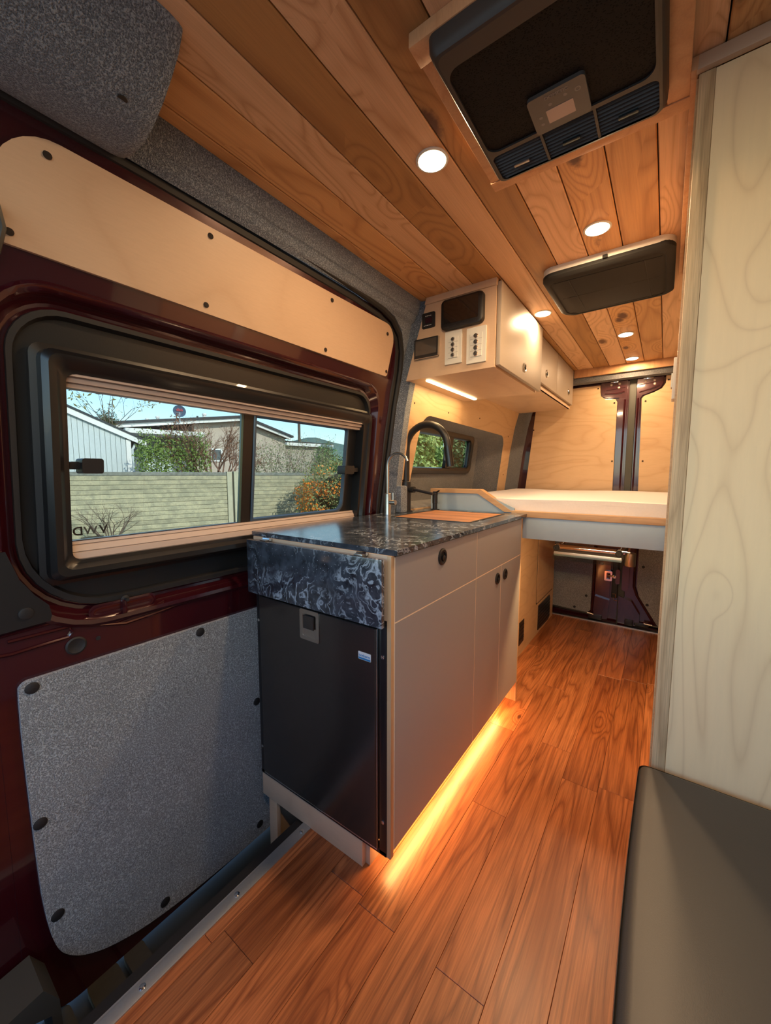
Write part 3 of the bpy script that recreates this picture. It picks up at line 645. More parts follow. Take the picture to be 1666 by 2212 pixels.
# faucets
fa = empty('kitchen_faucet', (-1.070, 1.68, .932), 'tall matte black gooseneck faucet with side lever', 'faucet')
bxx, byy = -1.072, 1.68
add('flange', lathe([(.034, 0), (.034, .004), (.026, .006), (.026, .0065)], (bxx, byy, .932)), M['black_matte'], fa)
add('body', lathe([(.0245, 0), (.0245, .145), (.022, .147), (.019, .147)], (bxx, byy, .938)), M['black_matte'], fa)
R = .115; pts = [(bxx, byy, 1.08), (bxx, byy, 1.15), (bxx, byy, 1.22)] + [tuple(p) for p in arc((bxx + R, byy, 1.247), R, 180, 12, 18, (1, 0, 0), (0, 0, 1))] 
pe = Vector(pts[-1]); dn = Vector((.16, 0, -1)).normalized()
add('spout', tube(pts + [pe + dn * .02], .0175, 14), M['black_matte'], fa)
add('spray_head', tube([pe + dn * .018, pe + dn * .022, pe + dn * .105, pe + dn * .115], .0195, 14, r1=.0185), M['black_gloss'], fa)
lv = add('lever_hub', tube([(bxx + .02, byy, 1.045), (bxx + .052, byy - .006, 1.045)], .0155, 14), M['black_matte'], fa)
add('lever_arm', tube([(bxx + .045, byy - .006, 1.047), (bxx + .10, byy - .012, 1.038), (bxx + .165, byy - .02, 1.028)], .0075, 8), M['black_matte'], lv)
sp_ = empty('soap_dispenser', (-.955, 1.86, .932), 'short matte black soap dispenser at the back of the worktop', 'dispenser')
qx, qy = -1.005, 1.865
add('flange', lathe([(.024, 0), (.024, .003), (.012, .005)], (qx, qy, .932)), M['black_matte'], sp_)
add('body', lathe([(.012, 0), (.012, .03), (.014, .031), (.014, .075), (.016, .085), (.010, .088)], (qx, qy, .936)), M['black_matte'], sp_)
add('nozzle', tube([(qx - .012, qy, 1.026), (qx + .01, qy, 1.026), (qx + .03, qy - .01, 1.036)], .0045, 8), M['black_matte'], sp_)
f2_ = empty('filter_tap', (-1.065, 1.51, .932), 'slim brushed steel filtered water tap with a small side lever', 'faucet')
tx, ty = -1.066, 1.51
add('body', lathe([(.017, 0), (.0165, .003), (.0165, .098), (.014, .1), (.008, .1)], (tx, ty, .932)), M['steel'], f2_)
R = .056; pts = [(tx, ty, 1.03), (tx, ty, 1.10), (tx, ty, 1.155)] + [tuple(p) for p in arc((tx + R, ty, 1.162), R, 180, 20, 14, (1, 0, 0), (0, 0, 1))]
add('spout', tube(pts, .0062, 10), M['steel'], f2_)
l2 = add('lever_hub', tube([(tx + .012, ty, .990), (tx + .045, ty, .990)], .0115, 12), M['steel'], f2_)
add('lever_pin', tube([(tx + .030, ty, .995), (tx + .030, ty, 1.035)], .003, 6), M['steel'], l2)

# backsplash between worktop and bed
bs = empty('partition_panel', (-.85, 1.95, .93), 'low grey divider with an oak top edge behind the sink', 'panel')
add('face', slab([(-1.068, .931), (-.600, .931), (-.60, .955), (-.775, 1.030), (-1.068, 1.030)], [], YX, 1.934, 1.946), M['rail_lam'], bs)
add('oak_edge', slab([(-1.068, 1.022), (-.790, 1.022), (-.650, .935), (-.612, .935), (-.612, .940), (-.775, 1.044), (-1.068, 1.044)], [], YX, 1.928, 1.972), M['oak_edge'], bs)
add('blackout_stub', box(-1.085, -1.05, 1.60, 1.66, .932, 1.065, .008), M['carpet_blue'], kind='structure')
bpy.data.objects['blackout_stub'].name = 'trim_15'; bpy.data.objects['trim_15']['label'] = 'small blue grey carpeted block at the foot of the pillar'

# ------------------------------------------------------------------ bed
bd = empty('bed_platform', (-.3, 1.95, .80), 'raised bed platform with blue grey front rail and oak edge across the rear', 'bed')
add('front_rail', box(-.556, .70, 1.930, 1.948, .811, .914, .001), M['rail_lam'], bd)
add('oak_edge', box(-.612, .70, 1.924, 1.960, .9145, .944, .003), M['oak_edge'], bd)
add('deck', box(-1.02, .70, 1.960, 3.28, .918, .936), M['maple'], bd)
mb = box(-1.035, .70, 1.963, 3.31, .937, 1.003, 0)
bmesh.ops.subdivide_edges(mb, edges=mb.edges[:], cuts=22, use_grid_fill=True)
bmesh.ops.bevel(mb, geom=[e for e in mb.edges if len(e.link_faces) == 2 and e.calc_face_angle() > 1], offset=.025, segments=5, affect='EDGES', profile=.5)
rg = random.Random(5); 
for v in mb.verts:
    if v.co.z > .95: v.co.z += .0025 * math.sin(v.co.x * 9 + v.co.y * 5) + rg.uniform(-.0006, .0006)
    if v.co.y < 1.99 and v.co.z < .985: v.co.y += .003 * math.sin(v.co.x * 23) * math.sin(v.co.z * 60)
add('mattress', mb, M['mattress'], label='white covered foam mattress on the rear bed platform', cat='mattress')

ul = empty('added_bed_light', (-.3, 1.97, .79), 'warm LED bar added unseen behind the bed rail to light the storage space', 'light')  # unseen lamp, added to give the storage space its warm light
add('led_bar', box(-.50, .20, 1.962, 1.974, .850, .858), M['led'], ul)
add('channel', box(-.51, .21, 1.956, 1.980, .858, .9135), M['alu'], ul)
area('added_bed_beam', (-.15, 1.968, .847), .7, .012, 6.0, (1, .60, .27), (math.radians(12), 0, 0), ul)
# birch box over the wheel arch
wb = empty('storage_box', (-.86, 2.6, 0), 'birch plywood box below the bed left of the aisle, with two black vents', 'cabinet')
side = [(1.8895, 0), (3.25, 0), (3.25, .90), (1.8895, .90)]
add('side_panel', slab(side, [], XX, -.694, -.680), M['maple_h'], wb)
add('end_panel', box(-1.05, -.694, 3.236, 3.25, 0, .90), M['maple_h'], wb)
add('access_panel', slab(rrc(2.745, .232, 3.205, .80, .01, 3), [], XX, -.6797, -.6775), M['maple_h'], wb)
add('access_gap', slab(rrc(2.737, .224, 3.213, .808, .012, 3), [rrc(2.745, .232, 3.205, .80, .01, 3)], XX, -.680, -.6792), M['dark_gap'], wb)
v1 = add('vent', slab([(2.36, .07), (2.455, .075), (2.455, .215), (2.36, .215)], [], XX, -.680, -.6765), M['black_abs'], wb)
v2 = add('vent', slab([(2.80, .025), (3.10, .012), (3.145, .03), (3.145, .175), (3.125, .20), (2.80, .203)], [], XX, -.680, -.6765), M['black_abs'], wb)
add('slat', box(-.6765, -.674, 2.366, 2.45, .10, .105), M['black_matte'], v1)
for i in range(5): add('slat', box(-.6765, -.674, 2.365, 2.45, .085 + .025 * i, .090 + .025 * i), M['black_matte'], v1) if i else None
for i in range(6): add('slat', box(-.6765, -.674, 2.81, 3.135, .04 + .025 * i, .044 + .025 * i), M['black_matte'], v2)

# folding chrome table mount under the bed
tm = empty('table_mount', (-.34, 2.6, .59), 'chrome folding mount with rubber feet hanging under the bed', 'table mount')
y0 = 2.60
for x in (-.535, -.195):
    r1 = add('side_tube', merge(tube([(x, y0, .665), (x + .06, y0 + .5, .735)], .011, 10), lathe([(.0165, 0), (.0165, .012), (.011, .014), (.011, .02), (.0165, .022), (.0165, .034), (.011, .036)], (x, y0 + .005, .668), 'y', 16)), M['chrome'], tm)
    add('rubber_foot', lathe([(.018, 0), (.018, -.016), (.014, -.02), (.006, -.02), (.006, -.012), (.0005, -.012)], (x, y0 + .004, .664), 'y', 18), M['rubber'], r1)
    add('hanger_strap', box(x - .012, x + .012, y0 + .45, y0 + .47, .73, .918), M['chrome'], tm)
add('cross_tube', merge(tube([(-.52, y0 + .02, .668), (-.21, y0 + .02, .668)], .016, 14)), M['chrome'], tm)
add('rear_tube', merge(tube([(-.51, y0 + .12, .69), (-.19, y0 + .12, .69)], .010, 10)), M['chrome'], tm)
add('tray', slab(rrc(-.556, .590, -.178, .625, .012, 4), [], YX, y0 - .004, y0 + .0), M['clear'], tm, label='clear plastic front tray')
add('tray_back', box(-.55, -.18, y0 + .0, y0 + .12, .612, .640, .004), M['alu'], tm)
add('bracket_cylinder', lathe([(.026, 0), (.028, .003), (.028, .075), (.024, .078), (.001, .078)], (-.140, y0 + .02, .595)), M['steel'], tm)
add('bracket_arm', merge(box(-.19, -.14, y0 + .01, y0 + .03, .66, .68, .003), tube([(-.15, y0 + .02, .672), (-.145, y0 + .1, .72)], .006, 8)), M['chrome'], tm)

# ------------------------------------------------------------------ overhead cabinets
oc = empty('overhead_cabinet', (-.78, 1.9, 1.552), 'near overhead cabinet with switches and screens on its end panel', 'cabinet')
XW = lambda z: SX(z) + .062
ep = [(XW(1.555) - .005, 1.553), (-.586, 1.553), (-.586, 1.866), (XW(1.866) + .008, 1.866)]
add('end_panel', slab([(x, z) for x, z in ep], [], YX, 1.575, 1.590), M['maple'], oc)
add('top_trim', slab([(XW(1.866) + .006, 1.866), (-.584, 1.866), (-.584, CEIL), (XW(1.89) + .006, CEIL)], [], YX, 1.568, 1.590), M['maple'], oc)
add('bottom_panel', box(XW(1.56), -.590, 1.590, 2.205, 1.553, 1.566), M['maple'], oc)
add('far_side', slab([(XW(1.555), 1.5665), (-.590, 1.5665), (-.590, CEIL), (XW(1.89) + .006, CEIL)], [], YX, 2.192, 2.205), M['maple'], oc)
add('light_strip_edge', box(-.599, -.586, 1.5905, 2.200, 1.5665, 1.575), M['maple'], oc)
od = add('door', box(-.584, -.566, 1.580, 2.208, 1.560, 1.882, .003, 2), plain('door_grey', (.34, .29, .235), .45, .0, noise=.03, nscale=300), oc)
puck(1.906, 1.618, od, x=-.566, r=.022, mat='steel')
add('led_bar', box(-.925, -.909, 1.615, 2.17, 1.5480, 1.5528), M['led'], label='warm white LED bar under the near overhead cabinet', cat='light')
area('bar_light', (-.917, 1.89, 1.547), .016, .54, 2.0, (1, .62, .28))
o2 = empty('overhead_cabinet', (-.8, 2.7, 1.61), 'far overhead cabinet with two latched doors above the bed', 'cabinet')
add('bottom_panel', box(XW(1.61), -.618, 2.206, 3.234, 1.612, 1.626), M['maple'], o2)
add('face_rail', box(-.628, -.6165, 2.206, 3.246, 1.612, 1.637), M['maple'], o2)
add('far_side', slab([(XW(1.615), 1.612), (-.618, 1.612), (-.618, CEIL), (XW(1.89), CEIL)], [], YX, 3.2345, 3.247), M['maple'], o2)
fm = plain('door_grey_far', (.33, .27, .215), .45, .0, noise=.03, nscale=300)
for y0_, y1_, py in ((2.210, 2.728, 2.456), (2.731, 3.246, 3.083)):
    dd_ = add('door', box(-.616, -.600, y0_, y1_, 1.638, 1.886, .002, 2), fm, o2)
    puck(py, 1.706, dd_, x=-.600, r=.022, mat='steel')

# devices on the end panel (plane y=1.575)
YP = 1.575
def fpl(x0, z0, x1, z1, r, d0, d1, n=4): return slab(rrc(x0, z0, x1, z1, r, n), [], YX, YP - d1, YP - d0)
tv = empty('display_screen', (-.73, 1.56, 1.73), 'large black rounded display screen at the top of the near overhead cabinet', 'screen')
cs = [(-.824, 1.728), (-.628, 1.733), (-.628, 1.853), (-.824, 1.860)]
lo = [[(a, YP - y, b) for a, b in rrc(-.822 + d, 1.733 + d, -.632 - d, 1.857 - d, .020 - d * .5, 6)] for d, y in [(0, .0005), (0, .016), (.003, .021), (.010, .023)]]
add('housing', loft(lo, cap0=True, cap1=True), M['black_gloss'], tv)
add('screen', slab(rrc(-.806, 1.755, -.652, 1.846, .003, 3), [], YX, YP - .0236, YP - .0229), M['screen'], tv)
for i in range(5): add('button', fpl(-.790 + i * .03, 1.741, -.780 + i * .03, 1.745, .001, .0228, .0245, 2), M['black_matte'], tv)
tp = empty('tank_gauge', (-.89, 1.57, 1.77), 'small square black gauge panel left of the large screen', 'gauge')
add('bezel', fpl(-.922, 1.765, -.858, 1.830, .006, .0005, .006), M['black_matte'], tp)
add('display', fpl(-.905, 1.785, -.872, 1.808, .002, .006, .0072), plain('led_off', (.03, .008, .015), .2), tp)
for n_, x_, z_ in ((5, -.912, 1.775), (4, -.905, 1.815)):
    for i in range(n_): add('mark', box(x_ + i * .008, x_ + .005 + i * .008, YP - .0066, YP - .006, z_, z_ + .0025), M['text_white'], tp)
mo = empty('monitor', (-.91, 1.57, 1.69), 'flat rectangular grey touch monitor at the lower left of the end panel', 'screen')
add('housing', fpl(-.958, 1.638, -.838, 1.722, .003, .0005, .012), M['black_matte'], mo)
add('screen', fpl(-.951, 1.652, -.846, 1.716, .002, .012, .0128), M['screen_lit'], mo)
add('edge', merge(fpl(-.8385, 1.640, -.836, 1.721, .001, .001, .0125, 2), fpl(-.956, 1.6365, -.838, 1.6385, .0008, .001, .0125, 2)), M['steel'], mo)
def switch_plate(x0, x1, z0, z1, label, group):
    e = empty('switch_plate', ((x0 + x1) / 2, YP, z0), label, 'switch', group)
    p = add('plate', fpl(x0, z0, x1, z1, .002, .0005, .007), M['white_pl'], e)
    ix0, ix1, iz0, iz1 = x0 + .017, x1 - .017, z0 + .024, z1 - .024
    add('insert', fpl(ix0, iz0, ix1, iz1, .001, .007, .0085), M['white_pl'], e)
    h = (iz1 - iz0) / 4
    for i in range(4):
        zc = iz0 + h * (i + .5); xc = (ix0 + ix1) / 2 - .001
        b = add('button', lathe([(h * .44, 0), (h * .44, -.002), (h * .36, -.0045), (h * .32, -.003), (.0005, -.003)], (xc, YP - .0085, zc), 'y', 18), M['chrome'], e)
        add('button_cap', lathe([(h * .24, -.002), (h * .24, -.006), (.0005, -.0065)], (xc, YP - .0085, zc), 'y', 14), M['ac_trim'], b)
        add('gap', box(ix0, ix1, YP - .0088, YP - .0084, zc - h / 2, zc - h / 2 + .0006), M['ac_trim'], e)
switch_plate(-.806, -.728, 1.592, 1.727, 'white plate with four chrome push buttons, the left one, beside the grey monitor', None)
switch_plate(-.706, -.622, 1.580, 1.722, 'white plate with four chrome push buttons, the right one, nearest the cabinet corner', None)

# ------------------------------------------------------------------ ceiling things
def downlight(x, y, label, power=6.8):
    e = empty('downlight', (x, y, CEIL), label, 'light', 'recessed downlights in the cedar ceiling')
    add('rim', lathe([(.040, .0005), (.040, -.002), (.036, -.0035), (.0335, -.003)], (x, y, CEIL), n=32), M['white_pl'], e)
    add('lens', lathe([(.0335, 0), (.0335, -.004), (.028, -.0055), (.001, -.006)], (x, y, CEIL), n=32), M['lens'], e)
    area('downlight_beam', (x, y, CEIL - .008), .066, .066, power, (1, .66, .36), (0, 0, 0), e, shape='DISK')
for x, y, l in [(-.513, .915, 'lit downlight nearest the camera, left of the black air conditioner'), (-.219, 1.454, 'lit downlight between the air conditioner and the dark skylight cover'),
                (-.525, 2.037, 'lit downlight beside the top of the near overhead cabinet'), (.15, -.12, 'added downlight out of view over the bench, warming the tall cabinet face'), (-.224, 2.596, 'lit downlight just behind the skylight cover'), (-.226, 3.145, 'rearmost lit downlight close to the rear ceiling trim')]:  # the bench downlight is unseen, added to warm the tall cabinet face
    downlight(x, y, l, 4.6 if 2 < y < 2.3 else 6.6 if y < 2.3 else 4.2)
af = empty('ceiling_frame', (-.2, .87, 1.87), 'pale cedar frame boards around the air conditioner', 'frame')
add('frame_board', box(-.412, -.002, .645, .688, 1.868, CEIL - .0003, .0015), M['cedar_trim'], af)
add('frame_board', box(-.412, -.002, 1.044, 1.078, 1.868, CEIL - .0003, .0015), M['cedar_trim'], af)
add('frame_board', box(-.410, -.378, .688, 1.044, 1.870, CEIL - .0003, .0015), M['cedar_trim'], af)
add('frame_board', box(-.040, -.003, .688, 1.044, 1.870, CEIL - .0003, .0015), M['cedar_trim'], af)
ac = empty('air_conditioner', (-.2, .85, 1.835), 'black ceiling air conditioner with mesh grille, display and three air vents', 'air conditioner')
ao = rrc(-.374, .652, -.042, 1.012, .016, 5)
add('housing', merge(loft([[(a, b, z) for a, b in inset(ao, d)] for d, z in [(-.006, 1.892), (-.004, 1.85), (0, 1.840), (.003, 1.836), (.008, 1.835)]], cap0=True), slab(inset(ao, .008), [rrc(-.362, .690, -.054, .912, .024, 5), rrc(-.362, .922, -.050, 1.004, .012, 5)], ZX, 1.835, 1.839)), M['ac_trim'], ac)
add('grille', slab(rrc(-.364, .688, -.052, .914, .024, 5), [], ZX, 1.8395, 1.842), M['ac_mesh'], ac)
add('vent_well', slab(rrc(-.364, .920, -.048, 1.006, .012, 5), [], ZX, 1.852, 1.855), M['rubber'], ac)
cpn_ = add('control_panel', slab(rrc(-.260, .829, -.158, .918, .008, 4), [], ZX, 1.8325, 1.8395), plain('ac_panel', (.085, .075, .068), .35), ac)
add('display', slab(rrc(-.2325, .868, -.1835, .900, .001, 2), [], ZX, 1.8318, 1.8325), M['ac_screen'], cpn_)
up = frame((-.208, .840, 1.8322), (1, 0, 0), (0, -1, 0))
add('lettering', merge(text_bm('DOMETIC', .0095, up, .0002, True), *[lathe([(.0035, 0), (.0035, -.0003), (.0005, -.0003)], (x, y, 1.8325), n=10) for x, y in ((-.244, .878), (-.222, .857), (-.194, .852), (-.244, .895))]), plain('print_pale', (.22, .2, .19), .5), cpn_)
add('power_icon', slab(rrc(-.178, .848, -.168, .858, .0045, 5), [rrc(-.1765, .8495, -.1695, .8565, .0034, 5)], ZX, 1.8321, 1.8325), plain('print_pale2', (.22, .2, .19), .5), cpn_)
for i, (xa, xb) in enumerate([(-.362, -.259), (-.253, -.158), (-.152, -.050)]):
    for j in range(8):
        y = .9275 + j * .0098
        add('vent_slat', slab([(y, 1.848), (y + .006, 1.838), (y + .0075, 1.839), (y + .0015, 1.849)], [], XX, xa, xb), M['vent_slat'], ac, smooth=0)
    xm = (xa + xb) / 2
    add('vent_tab', box(xm - .017, xm + .017, .970, .977, 1.833, 1.838, .001), plain('tab%d' % i, (.30, .29, .28) if i == 0 else (.05, .07, .08), .2, .6), ac)
for x in (-.256, -.155): add('vent_divider', box(x - .0025, x + .0025, .922, 1.004, 1.836, 1.852), M['ac_trim'], ac)

sk = empty('skylight_cover', (-.22, 1.83, 1.85), 'dark fabric cover over the ceiling skylight', 'skylight')
add('rim', slab(rrc(-.428, 1.612, -.014, 2.045, .045, 6), [], ZX, 1.872, CEIL - .0003), M['white_pl'], sk)
so = rrc(-.424, 1.622, -.018, 2.038, .045, 6)
L = []
for d, z in [(0, 1.884), (-.006, 1.872), (-.006, 1.860), (.003, 1.852), (.018, 1.850), (.022, 1.853), (.030, 1.850)]:
    L.append([(a + .003 * math.sin(b * 40), b + .004 * math.sin(a * 34), z + .0015 * math.sin(a * 50 + b * 30)) for a, b in inset(so, d)])
add('fabric', loft(L, cap0=True, cap1=True), M['fabric_dark'], sk)
add('pull_tab', box(-.222, -.206, 1.604, 1.616, 1.868, 1.880, .002), M['fabric_dark'], sk)
add('seam', merge(*[tube([(x0_, 1.66, 1.8495), (x0_ + .01, 2.0, 1.8495)], .0012, 5) for x0_ in (-.34, -.10)] + [tube([(-.39, y_, 1.8495), (-.05, y_ + .004, 1.8495)], .001, 5) for y_ in (1.66, 1.82, 1.995)]), M['rubber'], sk)

# ------------------------------------------------------------------ right cabinet, bench
rc = empty('tall_cabinet', (.35, 1.4, 0), 'tall pale maple cabinet on the right reaching the ceiling', 'cabinet')
add('face_panel', box(.034, .60, .9995, 1.014, 0, 1.866), M['maple_panel'], rc)
add('edge_post', box(.009, .0335, .997, 1.020, 0, 1.866, .0015), M['ash_trim'], rc, label='ash corner strip with dark grain')
add('side_panel', box(.010, .024, 1.020, 1.905, 0, CEIL - .002), M['maple'], rc)
add('top_trim', box(.004, .60, .985, .9990, 1.866, CEIL - .0005, .004, 2), M['maple'], rc)
add('side_trim', box(-.004, .0085, .985, 1.905, 1.868, CEIL - .0005, .003, 2), M['cedar_trim'], rc)
add('back_panel', box(.024, .60, 1.892, 1.905, 0, CEIL - .002), M['maple'], rc)
add('edge_band', box(.0055, .0088, 1.006, 1.014, .0, 1.866), M['oak_edge'], rc)
sw = empty('light_switch', (.004, 1.45, 1.34), 'small white switch on the aisle side of the tall cabinet', 'switch')
add('plate', box(.0005, .0095, 1.40, 1.46, 1.335, 1.45, .002), M['white_pl'], sw)
add('rocker', box(-.003, .0004, 1.415, 1.445, 1.37, 1.41, .001), M['white_pl'], sw)
be = empty('bench', (.35, .3, 0), 'bench on the right below the grey seat cushion', 'bench')
add('front', box(.012, .026, -.45, .993, 0, .405), M['grey_lam'], be)
add('top', box(.012, .70, -.45, .993, .4052, .418), M['maple'], be)
cu = empty('seat_cushion', (.35, .3, .418), 'dark grey leather seat cushion in the lower right corner', 'cushion')
bm = box(-.014, .70, -.46, .984, .419, .498, 0)
bmesh.ops.subdivide_edges(bm, edges=bm.edges[:], cuts=10, use_grid_fill=True)
bmesh.ops.bevel(bm, geom=[e for e in bm.edges if len(e.link_faces) == 2 and e.calc_face_angle() > 1], offset=.018, segments=4, affect='EDGES', profile=.5)
for v in bm.verts:
    if v.co.z > .47:
        u = (v.co.x + .014) / .714; t_ = (v.co.y + .46) / 1.444
        v.co.z += .012 * (1 - (2 * min(max(u, 0), 1) - 1) ** 4) * (1 - (2 * min(max(t_, 0), 1) - 1) ** 4) - .006
    if v.co.x < .02: v.co.x += .003 * math.sin(v.co.y * 7)
add('cover', bm, M['leather'], cu)
add('piping', tube([(-.0125 + .003 * math.sin(y * 7), y, .4765) for y in [-.44 + .07 * i for i in range(20)] + [.965]] + [(.0, .9835, .4785), (.05, .985, .480), (.66, .985, .480)], .0028, 8), plain('piping_dark', (.03, .032, .036), .4), cu)


# ------------------------------------------------------------------ outdoors, seen through the windows
GZ = -.72
P0 = Vector((-9.8, 2.83)); FD = Vector((.276, .961)); FN = Vector((-.961, .276))
def F(s_, n_, z_): p = P0 + FD * s_ + FN * n_; return (p.x, p.y, z_)
def fbox(s0_, s1_, n0_, n1_, z0_, z1_, b=0):
    bm = box(s0_, s1_, n0_, n1_, z0_, z1_, b, 1)
    for v in bm.verts: v.co = Vector(F(*v.co))
    return bm
def fslab(pts, n0_, n1_): return slab(pts, [], lambda a, b, c: F(a, c, b), n0_, n1_)
def leafmat(name, a, b, c_, scale=9):
    t = NT(name); co = t.n('TexCoord').outputs['Object']; f = t.noise(co, scale, 2); g = t.noise(co, scale * 9, 1)
    t.set(Base_Color=t.mix(t.mr(g, .45, .65), t.mix(t.mr(f, .35, .65), a, b), c_), Roughness=.6); return t.m
def leaves(seed, pts, size, n=1, jit=.05, asp=.5):
    r = random.Random(seed); V, Fc = [], []
    for p in pts:
        for _ in range(n):
            q = Vector(p) + Vector((r.gauss(0, jit), r.gauss(0, jit), r.gauss(0, jit)))
            u = Vector((r.gauss(0, 1), r.gauss(0, 1), r.gauss(0, 1))).normalized(); v = u.orthogonal().normalized()
            v = (math.cos(r.random() * 6) * v + math.sin(r.random() * 6) * u.cross(v)).normalized(); k_ = size * r.uniform(.6, 1.3); i = len(V)
            V += [q - u * k_, q - v * k_ * asp, q + u * k_, q + v * k_ * asp]; Fc.append((i, i + 1, i + 2, i + 3))
    return (V, Fc)
def shell(seed, c, rad, n, inner=.75):
    r = random.Random(seed); out = []
    for _ in range(n):
        d = Vector((r.gauss(0, 1), r.gauss(0, 1), r.gauss(0, 1))).normalized(); k_ = r.uniform(inner, 1.0) * (1 + .07 * math.sin(d.x * 9 + d.z * 7) + .05 * math.sin(d.y * 15))
        out.append((c[0] + d.x * rad[0] * k_, c[1] + d.y * rad[1] * k_, c[2] + d.z * rad[2] * k_))
    return out
def branches(seed, base, up, length, rad, levels, kids, spread, shrink=.68):
    r = random.Random(seed); V, Fc, tips = [], [], []
    def seg(a, b, r0_, r1_):
        t_ = (b - a).normalized(); u = t_.orthogonal().normalized(); v = t_.cross(u); i = len(V)
        for p, q in ((a, r0_), (b, r1_)):
            for k_ in range(3): V.append(p + q * (math.cos(k_ * 2.094) * u + math.sin(k_ * 2.094) * v))
        for k_ in range(3): j = (k_ + 1) % 3; Fc.append((i + k_, i + j, i + 3 + j, i + 3 + k_))
    def grow(p, d, L_, rd, lv):
        for i in range(3):
            q = p + d * (L_ / 3); seg(p, q, rd, rd * .85); rd *= .85; p = q
            d = (d + Vector((r.gauss(0, .13), r.gauss(0, .13), r.gauss(0, .08)))).normalized()
            if lv < 2: tips.append(tuple(p))
            if lv > 0 and i > 0 or (lv == levels and i > 0):
                for _ in range(kids if i == 2 else max(1, kids - 1)):
                    dd = (d + Vector((r.gauss(0, spread), r.gauss(0, spread), r.gauss(0, spread * .5)))).normalized()
                    if lv > 0: grow(p, dd, L_ * shrink * r.uniform(.7, 1.2), rd * .7, lv - 1)
    grow(Vector(base), Vector(up).normalized(), length, rad, levels)
    return (V, Fc), tips
bark = plain('bark', (.12, .085, .06), .9, noise=.4, nscale=20); bark_red = plain('bark_red', (.20, .11, .075), .9, noise=.4, nscale=20)

gr = NT('ground'); co = gr.n('TexCoord').outputs['Object']
gr.set(Base_Color=gr.mix(gr.noise(co, 3.0, 5), (.20, .19, .16), (.34, .31, .26)), Roughness=.95)
add('ground', box(-600, 600, -600, 600, GZ - .05, GZ), gr.m, kind='structure', label='gravel ground outside the van', smooth=0)

# precast fence
fm_ = NT('fence_block'); co = fm_.n('TexCoord').outputs['Object']; rnd = fm_.n('ObjectInfo').outputs['Random']
co = fm_.n('VectorMath', operation='ADD', i_0=co, i_1=fm_.n('CombineXYZ', i_0=fm_.math('MULTIPLY', rnd, 60.0), i_1=fm_.math('MULTIPLY', rnd, 90.0)).outputs[0]).outputs[0]; f1n = fm_.noise(co, 5.0, 4, .6); f2n = fm_.noise(co, 40.0, 3, .6)
cc = fm_.mix(fm_.mr(f1n, .4, .62), (.50, .45, .285), (.34, .32, .21)); cc = fm_.mix(fm_.mr(f2n, .5, .7, 0, .5), cc, (.25, .24, .18))
hs = fm_.n('HueSaturation'); fm_.put(hs.inputs['Color'], cc); fm_.put(hs.inputs['Value'], fm_.mr(rnd, 0, 1, .88, 1.08))
fm_.set(Base_Color=hs.outputs[0], Roughness=.95); fm_.bump(f2n, .5, .01)
cap_m = plain('fence_cap', (.21, .215, .18), .95, noise=.7, nscale=14)
fe = empty('block_fence', F(3, 0, GZ), 'beige concrete fence in thin horizontal courses with a lichen darkened top', 'fence')
rg = random.Random(8)
for s0_, s1_ in [(-6.0, -1.1), (-1.0, 2.98), (3.52, 7.3), (7.6, 11.4)]:
    z = GZ
    while z < 1.07:
        o_ = rg.uniform(-.004, .004)
        add('course', fbox(s0_, s1_, o_, .08, z + .004, z + .1, .008), fm_.m, fe, smooth=0); z += .1005
    add('cap', fbox(s0_, s1_, -.008, .085, z + .002, 1.172, .008), cap_m, fe, smooth=0)
add('fence_core', fbox(-6.0, 11.4, .02, .07, GZ, 1.15), plain('fence_joint', (.10, .095, .07), .95), fe)
pmt = plain('fence_post', (.50, .47, .33), .95, noise=.25, nscale=8)
for a in (2.985, 7.31):
    add('post', fbox(a, a + .12, -.03, .10, GZ, 1.19, .006), pmt, fe); add('post', fbox(a + .165, a + .31, -.035, .10, GZ, 1.20, .006), pmt, fe)
    add('post', fbox(a + .325, a + .50, -.03, .10, GZ, 1.19, .006), pmt, fe)
add('post', fbox(-1.1, -.99, -.03, .10, GZ, 1.19, .006), pmt, fe)

# shed
sh = empty('shed', F(0, 3.5, GZ), 'pale blue white shed with vertical boards and a sloping white barge board', 'shed')
shm = plain('shed_paint', (.60, .66, .66), .7, noise=.04, nscale=6); wht = plain('white_paint', (.85, .85, .82), .6); roofm = plain('roof_shingle', (.05, .055, .06), .85, noise=.5, nscale=12)
slope = lambda s_: 2.78 - .47 * (s_ + .03)
s_ = 1.12; i = 0
while s_ > -2.2:
    a = s_ - .108
    add('board', fslab([(a, GZ), (s_ - .004, GZ), (s_ - .004, slope(s_) - .1), (a, slope(a) - .1)], 2.50, 2.53), shm, sh, smooth=0); s_ -= .112; i += 1
add('wall', fslab([(-2.3, GZ), (1.22, GZ), (1.22, slope(1.22) - .1), (-2.3, slope(-2.3) - .1)], 2.53, 6.0), plain('shed_dark', (.25, .28, .28), .8), sh)
add('corner_board', fbox(1.125, 1.235, 2.48, 2.6, GZ, 2.05), wht, sh)
add('barge_board', fslab([(-2.3, slope(-2.3) - .19), (1.60, slope(1.60) - .14), (1.60, slope(1.60)), (-2.3, slope(-2.3) - .02)], 2.42, 2.47), wht, sh)
add('roof', fslab([(-2.3, slope(-2.3) - .02), (1.62, slope(1.62)), (1.62, slope(1.62) + .05), (-2.3, slope(-2.3) + .06)], 2.40, 6.3), roofm, sh)
add('downpipe', tube([F(1.34, 2.6, 1.95), F(1.30, 2.56, 1.85), F(1.265, 2.52, 1.80), F(1.265, 2.52, GZ)], .03, 8), shm, sh)

